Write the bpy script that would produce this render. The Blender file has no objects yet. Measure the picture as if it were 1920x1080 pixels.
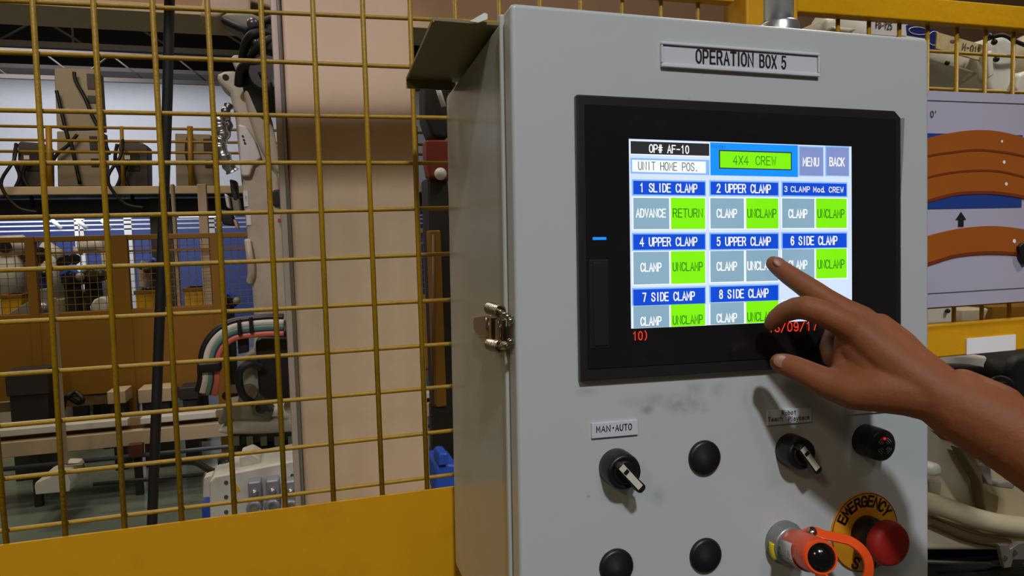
import bpy, bmesh, math, random
from mathutils import Vector, Matrix, Euler
random.seed(7)
SC = bpy.context.scene
COL = SC.collection
# ---------------------------------------------------------------- camera
F = 1309.8                       # focal length in pixels of the 1920-wide frame
RF = Matrix(((0.95901, 0.02927, -0.28185), (-0.04589, 0.99756, -0.05255), (0.27963, 0.06334, 0.95802)))   # lens axes -> hall axes
RP = Matrix(((0.96446, 0.01718, -0.26365), (-0.02404, 0.99945, -0.02281), (0.26312, 0.02833, 0.96435)))   # lens axes -> cabinet axes
CAM = Vector((0, 0, 1.5))
def c2w(v):                      # lens direction (right, down, forward) to hall direction (X right, Y into the cell, Z up)
    w = RF.transposed() @ Vector(v)
    return Vector((w.x, w.z, -w.y))
cam_d = bpy.data.cameras.new('camera'); cam = bpy.data.objects.new('camera', cam_d); COL.objects.link(cam)
cx_, cy_, cz_ = c2w((1, 0, 0)), c2w((0, -1, 0)), c2w((0, 0, -1))
M3 = Matrix((cx_, cy_, cz_)).transposed().normalized()
cam.matrix_world = Matrix.Translation(CAM) @ M3.to_4x4()
cam_d.sensor_width = 36; cam_d.lens = F / 1920 * 36; cam_d.clip_start = 0.02; cam_d.clip_end = 200
SC.camera = cam
# ---------------------------------------------------------------- world, lamps, exposure
SC.view_settings.view_transform = 'Standard'; SC.view_settings.look = 'None'
SC.view_settings.gamma = 1; SC.view_settings.use_curve_mapping = False
SC.view_settings.exposure = 0.0
W = bpy.data.worlds.new('hall_ambience'); SC.world = W; W.use_nodes = True
W.node_tree.nodes['Background'].inputs[0].default_value = (1.0, 0.80, 0.58, 1)
W.node_tree.nodes['Background'].inputs[1].default_value = 0.055
def area(name, loc, target, size, power, color, size_y=None):
    d = bpy.data.lights.new(name, 'AREA'); o = bpy.data.objects.new(name, d); COL.objects.link(o)
    d.energy = power; d.color = color; d.size = size
    if size_y: d.shape = 'RECTANGLE'; d.size_y = size_y
    o.location = loc; o.rotation_euler = (Vector(target) - Vector(loc)).to_track_quat('-Z', 'Y').to_euler()
    return o
def spot(name, loc, target, power, color, angle, blend, radius):
    d = bpy.data.lights.new(name, 'SPOT'); o = bpy.data.objects.new(name, d); COL.objects.link(o)
    d.energy = power; d.color = color; d.spot_size = math.radians(angle); d.spot_blend = blend; d.shadow_soft_size = radius
    o.location = loc; o.rotation_euler = (Vector(target) - Vector(loc)).to_track_quat('-Z', 'Y').to_euler()
spot('aisle_high_bay_lamp', (-0.32, -2.75, 4.75), (0.22, 0.5, 1.46), 490, (0.92, 0.965, 1.0), 27, 0.75, 0.15)
area('aisle_second_lamp', (0.75, -3.4, 5.2), (0.15, 0.5, 1.4), 0.5, 18, (0.92, 0.96, 1.0))
area('aisle_left_lamp', (-4.2, -3.4, 5.0), (-0.6, 0.8, 1.4), 0.8, 44, (1.0, 0.82, 0.56))
area('cell_lamp_near', (-0.9, 2.9, 4.9), (-1.0, 3.6, 0), 0.9, 48, (1.0, 0.86, 0.68))
area('cell_lamp_right', (2.6, 1.9, 4.6), (1.6, 2.0, 0.5), 0.9, 40, (1.0, 0.9, 0.78))
spot('added_casting_spot', (2.5, -0.7, 4.4), (1.25, 1.3, 0.70), 260, (1.0, 0.93, 0.82), 34, 0.6, 0.15)  # added unseen spot, brightens the castings behind the right fence
area('cell_lamp_middle', (-2.5, 5.4, 4.9), (-2.8, 5.6, 0), 1.4, 95, (1.0, 0.84, 0.62))
area('hall_lamp_far', (-4.0, 10.9, 5.15), (-4.0, 13.6, 2.2), 2.5, 185, (0.97, 0.94, 1.0))
area('added_low_wall_fill', (-3.4, 10.9, 3.3), (-3.4, 13.5, 0.6), 1.6, 70, (0.9, 0.95, 1.0))  # added unseen fill for the low wall and distant robots
sp = bpy.data.lights.new('added_column_spot', 'SPOT'); spo = bpy.data.objects.new('added_column_spot', sp); COL.objects.link(spo)  # added unseen spot; its cone edge brightens only the upper pillar
sp.energy = 380; sp.color = (1.0, 0.88, 0.98); sp.spot_size = math.radians(26); sp.spot_blend = 0.25; sp.shadow_soft_size = 0.12
spo.location = (-1.3, -2.3, 4.6); spo.rotation_euler = (Vector((-0.3, 1.55, 2.80)) - spo.location).to_track_quat('-Z', 'Y').to_euler()

# ---------------------------------------------------------------- projection helpers (a sighted point on a real plane)
def ray(x, y): return c2w(((x - 960) / F, (y - 540) / F, 1.0))
def P(x, y, Y):                  # point at depth Y of the hall
    r = ray(x, y); return CAM + r * (Y / r.y)
def PZ(x, y, z):                 # point at height z
    r = ray(x, y); return CAM + r * ((z - CAM.z) / r.z)
FY = 0.762                       # the fence plane
# cabinet frame: local x right, local y into the cabinet, local z up; door face at y = 0
BOTTOM = 0.300
bx, bd, bz = c2w(RP.col[0]), c2w(RP.col[2]), -c2w(RP.col[1])
BO = CAM + c2w((0, 0, 0.48)) - bz * BOTTOM
BM = Matrix.Translation(BO) @ Matrix((bx, bd, bz)).transposed().to_4x4()
BMI = BM.inverted()
def L(x, y, d=0.0):              # point standing d metres out of the door face, in cabinet coordinates
    o = BMI @ CAM; r = (BMI.to_3x3() @ ray(x, y))
    return o + r * ((-d - o.y) / r.y)
def LS(x, y, a):                 # on a side plane x = a of the cabinet
    o = BMI @ CAM; r = (BMI.to_3x3() @ ray(x, y)); return o + r * ((a - o.x) / r.x)
def LT(x, y, z):                 # on a level plane of the cabinet
    o = BMI @ CAM; r = (BMI.to_3x3() @ ray(x, y)); return o + r * ((z - o.z) / r.z)
# ---------------------------------------------------------------- materials
def lin(c):
    return tuple(((v / 255) / 12.92 if v / 255 <= 0.04045 else ((v / 255 + 0.055) / 1.055) ** 2.4) for v in c)
MATS = {}
def mat(name, rgb, rough=0.5, metal=0.0, var=0.10, vscale=9.0, bump=0.0, bscale=120.0, coat=0.0, emit=None, estr=0.0, dirt=None, dirt_amt=0.0, dirt_scale=5.0, sss=0.0):
    if name in MATS: return MATS[name]
    m = bpy.data.materials.new(name); m.use_nodes = True; nt = m.node_tree; N = nt.nodes; K = nt.links
    b = N['Principled BSDF']; c = lin(rgb)
    if name == 'skin': b.inputs['Specular IOR Level'].default_value = .32
    if name == 'dark_roof_sheet': b.inputs['Specular IOR Level'].default_value = 0.05
    tc = N.new('ShaderNodeTexCoord'); nz = N.new('ShaderNodeTexNoise'); nz.inputs['Scale'].default_value = vscale; nz.inputs['Detail'].default_value = 5
    K.new(tc.outputs['Object'], nz.inputs['Vector'])
    mx = N.new('ShaderNodeMix'); mx.data_type = 'RGBA'
    mx.inputs[6].default_value = (*[v * (1 - var) for v in c], 1); mx.inputs[7].default_value = (*[min(1, v * (1 + var)) for v in c], 1)
    K.new(nz.outputs['Fac'], mx.inputs[0]); out = mx.outputs[2]
    if dirt:
        n2 = N.new('ShaderNodeTexNoise'); n2.inputs['Scale'].default_value = dirt_scale; n2.inputs['Detail'].default_value = 8; n2.inputs['Roughness'].default_value = 0.65
        K.new(tc.outputs['Object'], n2.inputs['Vector'])
        rp = N.new('ShaderNodeValToRGB'); rp.color_ramp.elements[0].position = 0.52; rp.color_ramp.elements[1].position = 0.78
        rp.color_ramp.elements[1].color = (dirt_amt,) * 3 + (1,)
        K.new(n2.outputs['Fac'], rp.inputs[0]); m2 = N.new('ShaderNodeMix'); m2.data_type = 'RGBA'
        K.new(rp.outputs[0], m2.inputs[0]); K.new(out, m2.inputs[6]); m2.inputs[7].default_value = (*lin(dirt), 1); out = m2.outputs[2]
    K.new(out, b.inputs['Base Color'])
    b.inputs['Roughness'].default_value = rough; b.inputs['Metallic'].default_value = metal
    if coat: b.inputs['Coat Weight'].default_value = coat; b.inputs['Coat Roughness'].default_value = 0.15
    if sss: b.inputs['Subsurface Weight'].default_value = sss; b.inputs['Subsurface Radius'].default_value = (0.012, 0.005, 0.003); b.inputs['Subsurface Scale'].default_value = 0.3
    if emit: b.inputs['Emission Color'].default_value = (*lin(emit), 1); b.inputs['Emission Strength'].default_value = estr
    if bump:
        bn = N.new('ShaderNodeTexNoise'); bn.inputs['Scale'].default_value = bscale; bn.inputs['Detail'].default_value = 3
        K.new(tc.outputs['Object'], bn.inputs['Vector']); bp = N.new('ShaderNodeBump'); bp.inputs['Strength'].default_value = bump; bp.inputs['Distance'].default_value = 0.002
        K.new(bn.outputs['Fac'], bp.inputs['Height']); K.new(bp.outputs[0], b.inputs['Normal'])
    MATS[name] = m; return m
yel = mat('yellow_paint', (204, 146, 2), 0.5, var=0.10, bump=0.15, bscale=60, dirt=(120, 80, 10), dirt_amt=0.35, dirt_scale=9)
wirem = mat('yellow_wire_paint', (158, 120, 4), 0.45, var=0.18, vscale=40, bump=0.25, bscale=300, dirt=(80, 50, 10), dirt_amt=0.6, dirt_scale=40)
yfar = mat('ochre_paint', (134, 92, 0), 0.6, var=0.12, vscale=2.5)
cream = mat('robot_cream', (190, 180, 158), 0.42, var=0.06, bump=0.05, dirt=(120, 100, 70), dirt_amt=0.5, dirt_scale=4)
white = mat('white_enamel', (215, 213, 206), 0.4, var=0.05, dirt=(140, 120, 90), dirt_amt=0.4, dirt_scale=5)
black = mat('black_plastic', (15, 15, 16), 0.42, var=0.2)
rubber = mat('black_rubber', (18, 18, 19), 0.6, var=0.2)
dark = mat('dark_steel', (52, 49, 46), 0.5, 0.3, var=0.25)
steel = mat('bright_steel', (170, 162, 150), 0.22, 1.0, var=0.15, vscale=60)
alu = mat('galvanised_pipe', (182, 182, 184), 0.32, 0.85, var=0.1)
brown = mat('brown_machine', (105, 80, 52), 0.6, var=0.2)
beige = mat('beige_enamel', (188, 168, 138), 0.5, var=0.07)
bluem = mat('blue_machine', (40, 84, 190), 0.5, var=0.15)
orangem = mat('orange_machine', (205, 90, 30), 0.5)
paper = mat('paper_label', (225, 222, 228), 0.35, var=0.02)
ink = mat('black_ink', (16, 16, 18), 0.5, var=0.05)
# ---------------------------------------------------------------- mesh helpers
def catmull(ps_, n=6):
    out = []; 
    for i in range(len(ps_) - 1):
        p0 = ps_[max(i - 1, 0)]; p1 = ps_[i]; p2 = ps_[i + 1]; p3 = ps_[min(i + 2, len(ps_) - 1)]
        for k in range(n):
            t = k / n; out.append(.5 * ((2 * p1) + (p2 - p0) * t + (2 * p0 - 5 * p1 + 4 * p2 - p3) * t * t + (3 * p1 - p0 - 3 * p2 + p3) * t ** 3))
    return out + [ps_[-1]]

class MB:
    def __init__(s): s.v = []; s.f = []; s.sm = []
    def add(s, vs, fs, smooth=False):
        n = len(s.v); s.v += [tuple(v) for v in vs]; s.f += [tuple(i + n for i in f) for f in fs]; s.sm += [smooth] * len(fs); return s
    def box(s, a, b):
        x0, x1 = sorted((a[0], b[0])); y0, y1 = sorted((a[1], b[1])); z0, z1 = sorted((a[2], b[2]))
        return s.add([(x0, y0, z0), (x1, y0, z0), (x1, y1, z0), (x0, y1, z0), (x0, y0, z1), (x1, y0, z1), (x1, y1, z1), (x0, y1, z1)],
                     [(0, 3, 2, 1), (4, 5, 6, 7), (0, 1, 5, 4), (1, 2, 6, 5), (2, 3, 7, 6), (3, 0, 4, 7)])
    def prism(s, pts, vec):      # planar outline pushed along vec
        vec = Vector(vec); n = len(pts); vs = [Vector(p) for p in pts] + [Vector(p) + vec for p in pts]
        nrm = Vector((0, 0, 0))
        for i in range(n): nrm += vs[i].cross(vs[(i + 1) % n])
        o = range(n)
        if nrm.dot(vec) > 0: f = [tuple(reversed(o)), tuple(n + i for i in o)] + [(i, (i + 1) % n, n + (i + 1) % n, n + i) for i in o]
        else: f = [tuple(o), tuple(n + i for i in reversed(o))] + [(i, n + i, n + (i + 1) % n, (i + 1) % n) for i in o]
        return s.add(vs, f)
    def tube(s, path, r, seg=10, caps=True):
        path = [Vector(p) for p in path]; rs = r if isinstance(r, (list, tuple)) else [r] * len(path)
        vs = []; fs = []; up = None
        for i, p in enumerate(path):
            t = (path[min(i + 1, len(path) - 1)] - path[max(i - 1, 0)])
            if t.length < 1e-9: t = (path[min(i + 1, len(path) - 1)] - path[max(i - 2, 0)])
            t.normalize()
            if up is None: up = t.orthogonal().normalized()
            up = (up - t * up.dot(t)).normalized(); w = t.cross(up)
            for k in range(seg):
                a = 2 * math.pi * k / seg; vs.append(p + (up * math.cos(a) + w * math.sin(a)) * rs[i])
        for i in range(len(path) - 1):
            for k in range(seg):
                k2 = (k + 1) % seg; fs.append((i * seg + k, i * seg + k2, (i + 1) * seg + k2, (i + 1) * seg + k))
        s.add(vs, fs, True)
        if caps:
            n = len(s.v) - len(vs); s.f += [tuple(n + k for k in reversed(range(seg))), tuple(n + (len(path) - 1) * seg + k for k in range(seg))]; s.sm += [False, False]
        return s
    def cyl(s, a, b, r, r2=None, seg=24): return s.tube([a, b], [r, r if r2 is None else r2], seg)
    def lathe(s, o, axis, prof, seg=32):     # prof: (distance along axis, radius)
        axis = Vector(axis).normalized(); o = Vector(o); up = axis.orthogonal().normalized(); w = axis.cross(up); vs = []; fs = []
        for (h, r) in prof:
            for k in range(seg):
                a = 2 * math.pi * k / seg; vs.append(o + axis * h + (up * math.cos(a) + w * math.sin(a)) * r)
        n = len(prof)
        for i in range(n - 1):
            for k in range(seg):
                k2 = (k + 1) % seg; fs.append((i * seg + k, i * seg + k2, (i + 1) * seg + k2, (i + 1) * seg + k))
        s.add(vs, fs, True); b = len(s.v) - len(vs)
        s.f += [tuple(b + k for k in reversed(range(seg))), tuple(b + (n - 1) * seg + k for k in range(seg))]; s.sm += [False, False]
        return s
    def ball(s, c, r, seg=14, rings=9, scale=(1, 1, 1), rot=None):
        vs = []; fs = []; c = Vector(c)
        for i in range(1, rings):
            t = math.pi * i / rings
            for k in range(seg):
                a = 2 * math.pi * k / seg; v = Vector((math.sin(t) * math.cos(a) * scale[0], math.sin(t) * math.sin(a) * scale[1], math.cos(t) * scale[2])) * r
                if rot: v = rot @ v
                vs.append(c + v)
        top = Vector((0, 0, r * scale[2])); bot = -top
        if rot: top = rot @ top; bot = rot @ bot
        vs += [c + top, c + bot]; n = len(vs)
        for i in range(rings - 2):
            for k in range(seg):
                k2 = (k + 1) % seg; fs.append((i * seg + k, (i + 1) * seg + k, (i + 1) * seg + k2, i * seg + k2))
        for k in range(seg):
            k2 = (k + 1) % seg; fs.append((n - 2, k, k2)); fs.append((n - 1, (rings - 2) * seg + k2, (rings - 2) * seg + k))
        return s.add(vs, fs, True)
    def mesh(s, name):
        me = bpy.data.meshes.new(name); me.from_pydata(s.v, [], s.f); me.polygons.foreach_set('use_smooth', s.sm); me.update(); return me
def obj(name, mb, m, parent=None, bevel=0.0, seg=2, kind=None):
    me = mb.mesh(name) if isinstance(mb, MB) else mb
    if m and not me.materials: me.materials.append(m)
    o = bpy.data.objects.new(name, me); COL.objects.link(o)
    if parent: o.parent = parent
    if bevel:
        b = o.modifiers.new('bevel', 'BEVEL'); b.width = bevel; b.segments = seg; b.limit_method = 'ANGLE'; b.angle_limit = math.radians(40); b.harden_normals = False
        for p in me.polygons: p.use_smooth = True
        me.set_sharp_from_angle(angle=math.radians(50)) if False else None
        w = o.modifiers.new('normals', 'WEIGHTED_NORMAL')
    if kind: o['kind'] = kind
    return o
def thing(name, label, cat, loc=(0, 0, 0), group=None):
    o = bpy.data.objects.new(name, None); COL.objects.link(o); o.location = loc; o.empty_display_size = 0.05
    o['label'] = label; o['category'] = cat
    if group: o['group'] = group
    return o
def tag(o, label, cat, group=None):
    o['label'] = label; o['category'] = cat
    if group: o['group'] = group
    return o
class Local:                     # subtracts a thing's origin so that parts sit in its frame
    def __init__(s, o): s.o = Vector(o)
    def __call__(s, p): return Vector(p) - s.o
def shift(mb, o):
    o = Vector(o); mb.v = [tuple(Vector(v) - o) for v in mb.v]; return mb
def part(name, mb, m, th, bevel=0.0, parent=None, seg=2, kind=None):    # mb in hall coordinates, th a thing with only a location
    return obj(name, shift(mb, th.location), m, parent or th, bevel, seg, kind)
def struct(name, mb, m, bevel=0.0):
    o = obj(name, mb, m, None, bevel); o['kind'] = 'structure'; return o
# single-stroke alphabet (cell 4 wide, 6 high), thickened into flat ribbons
GLY = {
'A': '0,0 2,6 4,0|.7,2 3.3,2', 'B': '0,0 0,6 2.6,6 3.5,5.4 3.5,3.9 2.6,3.2 0,3.2|2.6,3.2 3.8,2.4 3.8,.8 2.8,0 0,0', 'C': '4,4.6 3.4,5.6 2.4,6 1.4,6 .4,5.2 0,4 0,2 .4,.8 1.4,0 2.4,0 3.4,.4 4,1.4',
'D': '0,0 0,6 2,6 3.3,5.4 4,4 4,2 3.3,.6 2,0 0,0', 'E': '3.8,6 0,6 0,0 3.8,0|0,3.1 3.3,3.1', 'F': '3.8,6 0,6 0,0|0,3.1 3.2,3.1', 'G': '3.9,4.7 3.2,5.7 2.2,6 1.3,6 .3,5.1 0,4 0,2 .4,.8 1.4,0 2.6,0 3.9,.7 3.9,2.8 2.2,2.8',
'H': '0,0 0,6|4,0 4,6|0,3.1 4,3.1', 'I': '2,0 2,6', 'K': '0,0 0,6|4,6 0,2.2|1.4,3.5 4,0', 'L': '0,6 0,0 3.8,0', 'M': '0,0 0,6 2,1.9 4,6 4,0', 'N': '0,0 0,6 4,0 4,6',
'O': '2.5,6 1.5,6 .4,5.2 0,4 0,2 .4,.8 1.5,0 2.5,0 3.6,.8 4,2 4,4 3.6,5.2 2.5,6', 'P': '0,0 0,6 2.8,6 3.8,5.3 3.8,3.4 2.8,2.7 0,2.7', 'R': '0,0 0,6 2.8,6 3.7,5.4 3.7,3.7 2.8,3 0,3|2.2,3 3.9,0',
'S': '3.8,4.7 3.2,5.7 2.3,6 1.3,6 .4,5.5 .2,4.6 .6,3.7 3.3,2.5 3.9,1.6 3.6,.5 2.6,0 1.3,0 .4,.5 0,1.5', 'T': '0,6 4,6|2,6 2,0', 'U': '0,6 0,1.6 .5,.5 1.5,0 2.5,0 3.5,.5 4,1.6 4,6', 'V': '0,6 2,0 4,6', 'W': '0,6 .8,0 2,4 3.2,0 4,6', 'X': '0,0 4,6|0,6 4,0', 'Y': '0,6 2,3 4,6|2,3 2,0', 'Z': '0,6 4,6 0,0 4,0',
'0': '2.4,6 1.5,6 .5,5.2 .2,4 .2,2 .5,.8 1.5,0 2.4,0 3.4,.8 3.7,2 3.7,4 3.4,5.2 2.4,6', '1': '.9,4.7 2.2,6 2.2,0', '2': '.2,4.6 .7,5.6 1.6,6 2.5,6 3.5,5.3 3.6,4.2 3,3.1 .1,0 3.8,0', '3': '.3,5.2 1.2,6 2.6,6 3.5,5.3 3.5,4 2.6,3.2 1.6,3.2|2.6,3.2 3.7,2.4 3.7,.9 2.7,0 1.2,0 .2,.9',
'4': '2.9,0 2.9,6 0,1.8 4,1.8', '5': '3.5,6 .7,6 .4,3.2 1.4,3.9 2.5,3.9 3.6,3 3.7,1.5 2.7,.1 1.3,0 .2,1', '6': '3.5,5.1 2.6,6 1.5,6 .4,5 .2,3.6 .2,1.7 1.2,0 2.6,0 3.7,1.1 3.7,2.6 2.7,3.6 1.4,3.6 .3,2.4', '7': '.2,6 3.7,6 1.6,0', '8': '2.6,3.2 1.3,3.2 .5,4 .5,5.2 1.3,6 2.6,6 3.4,5.2 3.4,4 2.6,3.2 3.6,2.3 3.7,1 2.7,0 1.2,0 .2,1 .3,2.3 1.3,3.2',
'9': '.4,.9 1.3,0 2.4,0 3.5,1 3.7,2.4 3.7,4.3 2.7,6 1.3,6 .2,4.9 .2,3.4 1.2,2.4 2.5,2.4 3.6,3.6', '#': '1.2,0 1.6,6|2.7,0 3.1,6|0,2 4,2|.2,4 4.2,4', '-': '.4,2.9 3.6,2.9', '.': '.6,0 1,0 1,.4 .6,.4 .6,0', '/': '0,-.4 3.8,6.3', '(': '3,6.4 1.9,5 1.5,3 1.9,1 3,-.4', ')': '1,6.4 2.1,5 2.5,3 2.1,1 1,-.4',
"'": '2.2,6.2 1.8,4.6', '!': '2,6 2,1.8|2,.4 2,0', '\u2022': '1.6,2.6 2.4,2.6 2.4,3.4 1.6,3.4 1.6,2.6 2.4,3.4', ' ': '',
'a': '.3,3.3 1,4 2.5,4 3.3,3.3 3.3,0|3.3,2.3 1,2.2 .1,1.5 .2,.4 1,0 2.3,0 3.3,.9', 'b': '.2,6 .2,0|.2,2.9 1.2,4 2.4,4 3.4,3 3.4,1 2.4,0 1.2,0 .2,1.1', 'c': '3.3,3 2.5,4 1.2,4 .2,3 .2,1 1.2,0 2.5,0 3.3,1', 'd': '3.4,6 3.4,0|3.4,2.9 2.4,4 1.2,4 .2,3 .2,1 1.2,0 2.4,0 3.4,1.1', 'e': '.2,2.1 3.4,2.1 3.3,3.1 2.4,4 1.2,4 .2,3 .2,1 1.2,0 2.5,0 3.3,.8',
'h': '.2,6 .2,0|.2,2.8 1.2,4 2.4,4 3.2,3.2 3.2,0', 'k': '.2,6 .2,0|3,4 .2,1.5|1.4,2.5 3.2,0', 'l': '1.6,6 1.6,0', 'o': '1.2,4 .2,3 .2,1 1.2,0 2.4,0 3.4,1 3.4,3 2.4,4 1.2,4', 't': '1.5,5.4 1.5,.6 2.1,0 2.7,0|.6,4 2.7,4', 'y': '.2,4 1.8,0|3.4,4 1.8,0 1.1,-1.6 .3,-1.6'}
NARROW = {'I': 1.2, "'": 1.2, '.': 1.0, 'l': 1.4, '!': 1.2, '1': 2.6, '\u2022': 1.4}
def text_mesh(body, w=None, h=1.0, shear=0.0, bold=0.0, depth=0.0002, arc=None, mono=False, gap=None):
    """flat lettering as a mesh in x (right), z (up), facing -y, centred; cap height h, overall width w"""
    st = .52 + bold * 16; gap = (1.5 if mono else 1.25 + st * .8) if gap is None else gap; segs = []; x = 0.0
    st = min(st, 1.4)
    for chh in body:
        nw = 4.0 if mono else NARROW.get(chh, 1.9 if chh == ' ' else (3.5 if chh.islower() else 4.0)); sh = 0 if mono else (nw - 4.0) / 2 if chh in NARROW else 0
        if chh == '.' and mono: sh = .8
        for pl_ in GLY.get(chh, '').split('|'):
            if pl_: segs.append([(x + sh + float(a.split(',')[0]), float(a.split(',')[1])) for a in pl_.split()])
        x += nw + gap
    tw = x - gap; sy = (h / (6 + st)); sx = (w / (tw + st)) if w else sy
    tx = st / 2 * sy; tx = min(tx, st / 2 * sx * 1.6)
    vs = []; fs = []
    def C(p): return ((p[0] - tw / 2) * sx, (p[1] - 3) * sy)
    for s_ in segs:
        q = [C(p) for p in s_]; n = len(q)
        if n < 2: continue
        closed = abs(q[0][0] - q[-1][0]) + abs(q[0][1] - q[-1][1]) < 1e-9 and n > 3
        Ls, Rs = [], []
        for i in range(n):
            p = q[i]; a = q[i - 1] if i else (q[-2] if closed else None); b = q[i + 1] if i < n - 1 else (q[1] if closed else None)
            d1 = None if a is None else (p[0] - a[0], p[1] - a[1]); d2 = None if b is None else (b[0] - p[0], b[1] - p[1])
            def nz_(d): l = math.hypot(*d) or 1; return (d[0] / l, d[1] / l)
            d1 = nz_(d1) if d1 else None; d2 = nz_(d2) if d2 else None
            ref = d1 or d2; dd = nz_((((d1 or d2)[0] + (d2 or d1)[0]), ((d1 or d2)[1] + (d2 or d1)[1]))) if (d1 and d2 and abs(d1[0] + d2[0]) + abs(d1[1] + d2[1]) > 1e-6) else ref
            nn = (-dd[1], dd[0]); cs = abs(nn[0] * -ref[1] + nn[1] * ref[0]); m_ = tx / max(cs, .45)
            ex = (0, 0)
            if d1 is None: ex = (-d2[0] * tx, -d2[1] * tx)
            elif d2 is None: ex = (d1[0] * tx, d1[1] * tx)
            Ls.append((p[0] + nn[0] * m_ + ex[0], 0, p[1] + nn[1] * m_ + ex[1])); Rs.append((p[0] - nn[0] * m_ + ex[0], 0, p[1] - nn[1] * m_ + ex[1]))
        o_ = len(vs); vs += Ls + Rs
        for i in range(n - 1): fs.append((o_ + i, o_ + n + i, o_ + n + i + 1, o_ + i + 1))
    me = bpy.data.meshes.new('lettering'); me.from_pydata(vs, [], fs); me.update(); return me
def lettering(body, centre, w, h, m, parent, right=None, up=None, bold=0.0, name='lettering', mono=False):
    me = text_mesh(body, w, h, 0, bold, mono=mono)
    if right is not None:
        r = Vector(right).normalized(); u = Vector(up); u = (u - r * u.dot(r)).normalized(); n = r.cross(u)   # n faces the reader
        for v in me.vertices: v.co = r * v.co.x + u * v.co.z
        me.update()
    o = obj(name, me, m, parent); o.location = centre
    return o

# ================================================================ the hall (structure)
grn = mat('green_floor_paint', (118, 132, 120), 0.22, var=0.10, vscale=1.3, bump=0.03, bscale=8, dirt=(70, 68, 60), dirt_amt=0.6, dirt_scale=2.2)
struct('floor', MB().box((-12, -3.6, -0.1), (9, 16.2, 0)), grn)
wallw = mat('pale_wall_sheet', (192, 196, 204), 0.7, var=0.05)
wt, wb = P(200, 150, 15).z, 0
struct('wall_back', MB().box((-12, 15.0, 0), (9, 15.2, wt)), wallw)
roofm = mat('dark_roof_sheet', (13, 11, 9), 1.0, var=0.15)
struct('ceiling', MB().box((-12, 1.0, 9.0), (9, 16.2, 9.1)), roofm)
struct('trim_1', MB().box((-12, 14.2, wt - 0.02), (9, 15.4, wt + 0.05)), mat('purlin_grey', (56, 48, 42), 0.6))
struct('wall_upper', MB().box((-12, 15.3, wt), (9, 15.4, 9.0)), roofm)
# blue cladding of the low wall, seen under the platform
struct('trim_2', MB().box((-12, 14.85, 0.0), (9, 14.98, P(200, 385, 14.9).z)), mat('blue_cladding', (46, 66, 128), 0.6, var=0.08))
# roof trusses
tm = mat('truss_steel', (66, 59, 52), 0.6)
for (yy, zt, zb, n) in ((9.0, 38, 87, 'roof_truss'), (12.0, 100, 148, 'roof_truss')):
    zt_, zb_ = P(150, zt, yy).z, P(150, zb, yy).z
    t = thing('roof_truss', 'steel lattice roof truss ' + ('nearer and higher, above the mezzanine' if yy == 9 else 'farther and lower, just above the pale back wall'), 'truss', (-4, yy, zb_), 'lattice trusses under the dark roof')
    part('chord', MB().box((-9, yy - .03, zt_ - .03), (1, yy + .03, zt_ + .03)), tm, t)
    part('chord', MB().box((-9, yy - .03, zb_ - .03), (1, yy + .03, zb_ + .03)), tm, t)
    k = -9.0
    while k < 0.6:
        part('web_bar', MB().cyl((k, yy, zt_), (k + .45, yy, zb_), .014, seg=6), tm, t)
        part('web_bar', MB().cyl((k + .9, yy, zt_), (k + .45, yy, zb_), .014, seg=6), tm, t) if int(k) % 3 == 0 else None
        k += .9
    part('hanger', MB().box((-3.20, yy - .02, zt_), (-3.17, yy + .02, 9.0)), roofm, t)
    part('hanger', MB().box((-8.20, yy - .02, zt_), (-8.17, yy + .02, 9.0)), roofm, t)
    part('hanger', MB().box((0.20, yy - .02, zt_), (0.23, yy + .02, 9.0)), roofm, t)
# big overhead crane girder running across the top of the cell
gy = 4.6
b0 = P(0, 12, gy).z
g = thing('overhead_girder', 'beige box girder running across above the robot cell, top left', 'girder', (-2, gy, b0))
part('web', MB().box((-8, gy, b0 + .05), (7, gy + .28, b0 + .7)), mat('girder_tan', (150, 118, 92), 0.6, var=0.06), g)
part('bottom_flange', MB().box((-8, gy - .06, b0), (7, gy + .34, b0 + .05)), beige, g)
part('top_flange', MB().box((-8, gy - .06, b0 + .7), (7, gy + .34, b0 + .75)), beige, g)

# ================================================================ pillar behind the fence
py0 = 1.50
pl, pr = P(549, 500, py0).x, P(800, 700, py0).x
pil = struct('trim_3', MB().box((pl, py0, 0), (pr, py0 + .32, 4.4)), mat('pillar_beige', (212, 188, 156), 0.38, var=0.04, vscale=2, dirt=(150, 125, 100), dirt_amt=0.3, dirt_scale=3, coat=0.15), 0.012)
pil.name = 'trim_3'
ml = P(531, 500, py0).x
struct('trim_4', MB().box((ml, py0 + .0, 0), (pl - .002, py0 + .05, 4.4)), mat('corner_guard', (190, 176, 162), 0.3, 0.2, var=.1), 0.003)
struct('trim_5', MB().cyl((pl - .003, py0 - .004, 0), (pl - .003, py0 - .004, 4.4), .0035, seg=10), alu)

# ================================================================ front fence, left panel
WR, HR = .0027, .0023
lf = thing('mesh_fence', 'yellow welded wire mesh fence panel left of the grey cabinet, with solid kick plate', 'fence', (-0.3, FY, 0))
top_z = 2.20; XE = P(1374, 20, FY).x - .006
plate_z = P(0, 1023, FY).z
cols = [(-9, 1010, 1022), (60.7, 0, 0)]
vx = {-1: (12.4, 1022), 0: (103, 610), 1: (211, 610), 2: (318, 610), 3: (418.7, 610), 4: (518.3, 610), 5: (611, 610), 6: (703, 610), 7: (791, 610), 8: (853.5, 0)}
lean = {-1: -1.5, 0: -1.2, 1: -0.9, 2: -0.2, 3: 0, 4: 0, 5: 0, 6: 0, 7: 0}
step = 0.05
base_x = P(611, 610, FY).x - 5 * step
wire_v = MB().tube([(0, 0, -0.72), (0.0006, 0, -0.3), (-0.0005, 0, 0.1), (0, 0, 0.55)], WR, 8).mesh('wire')
wire_v.materials.append(wirem)
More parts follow.
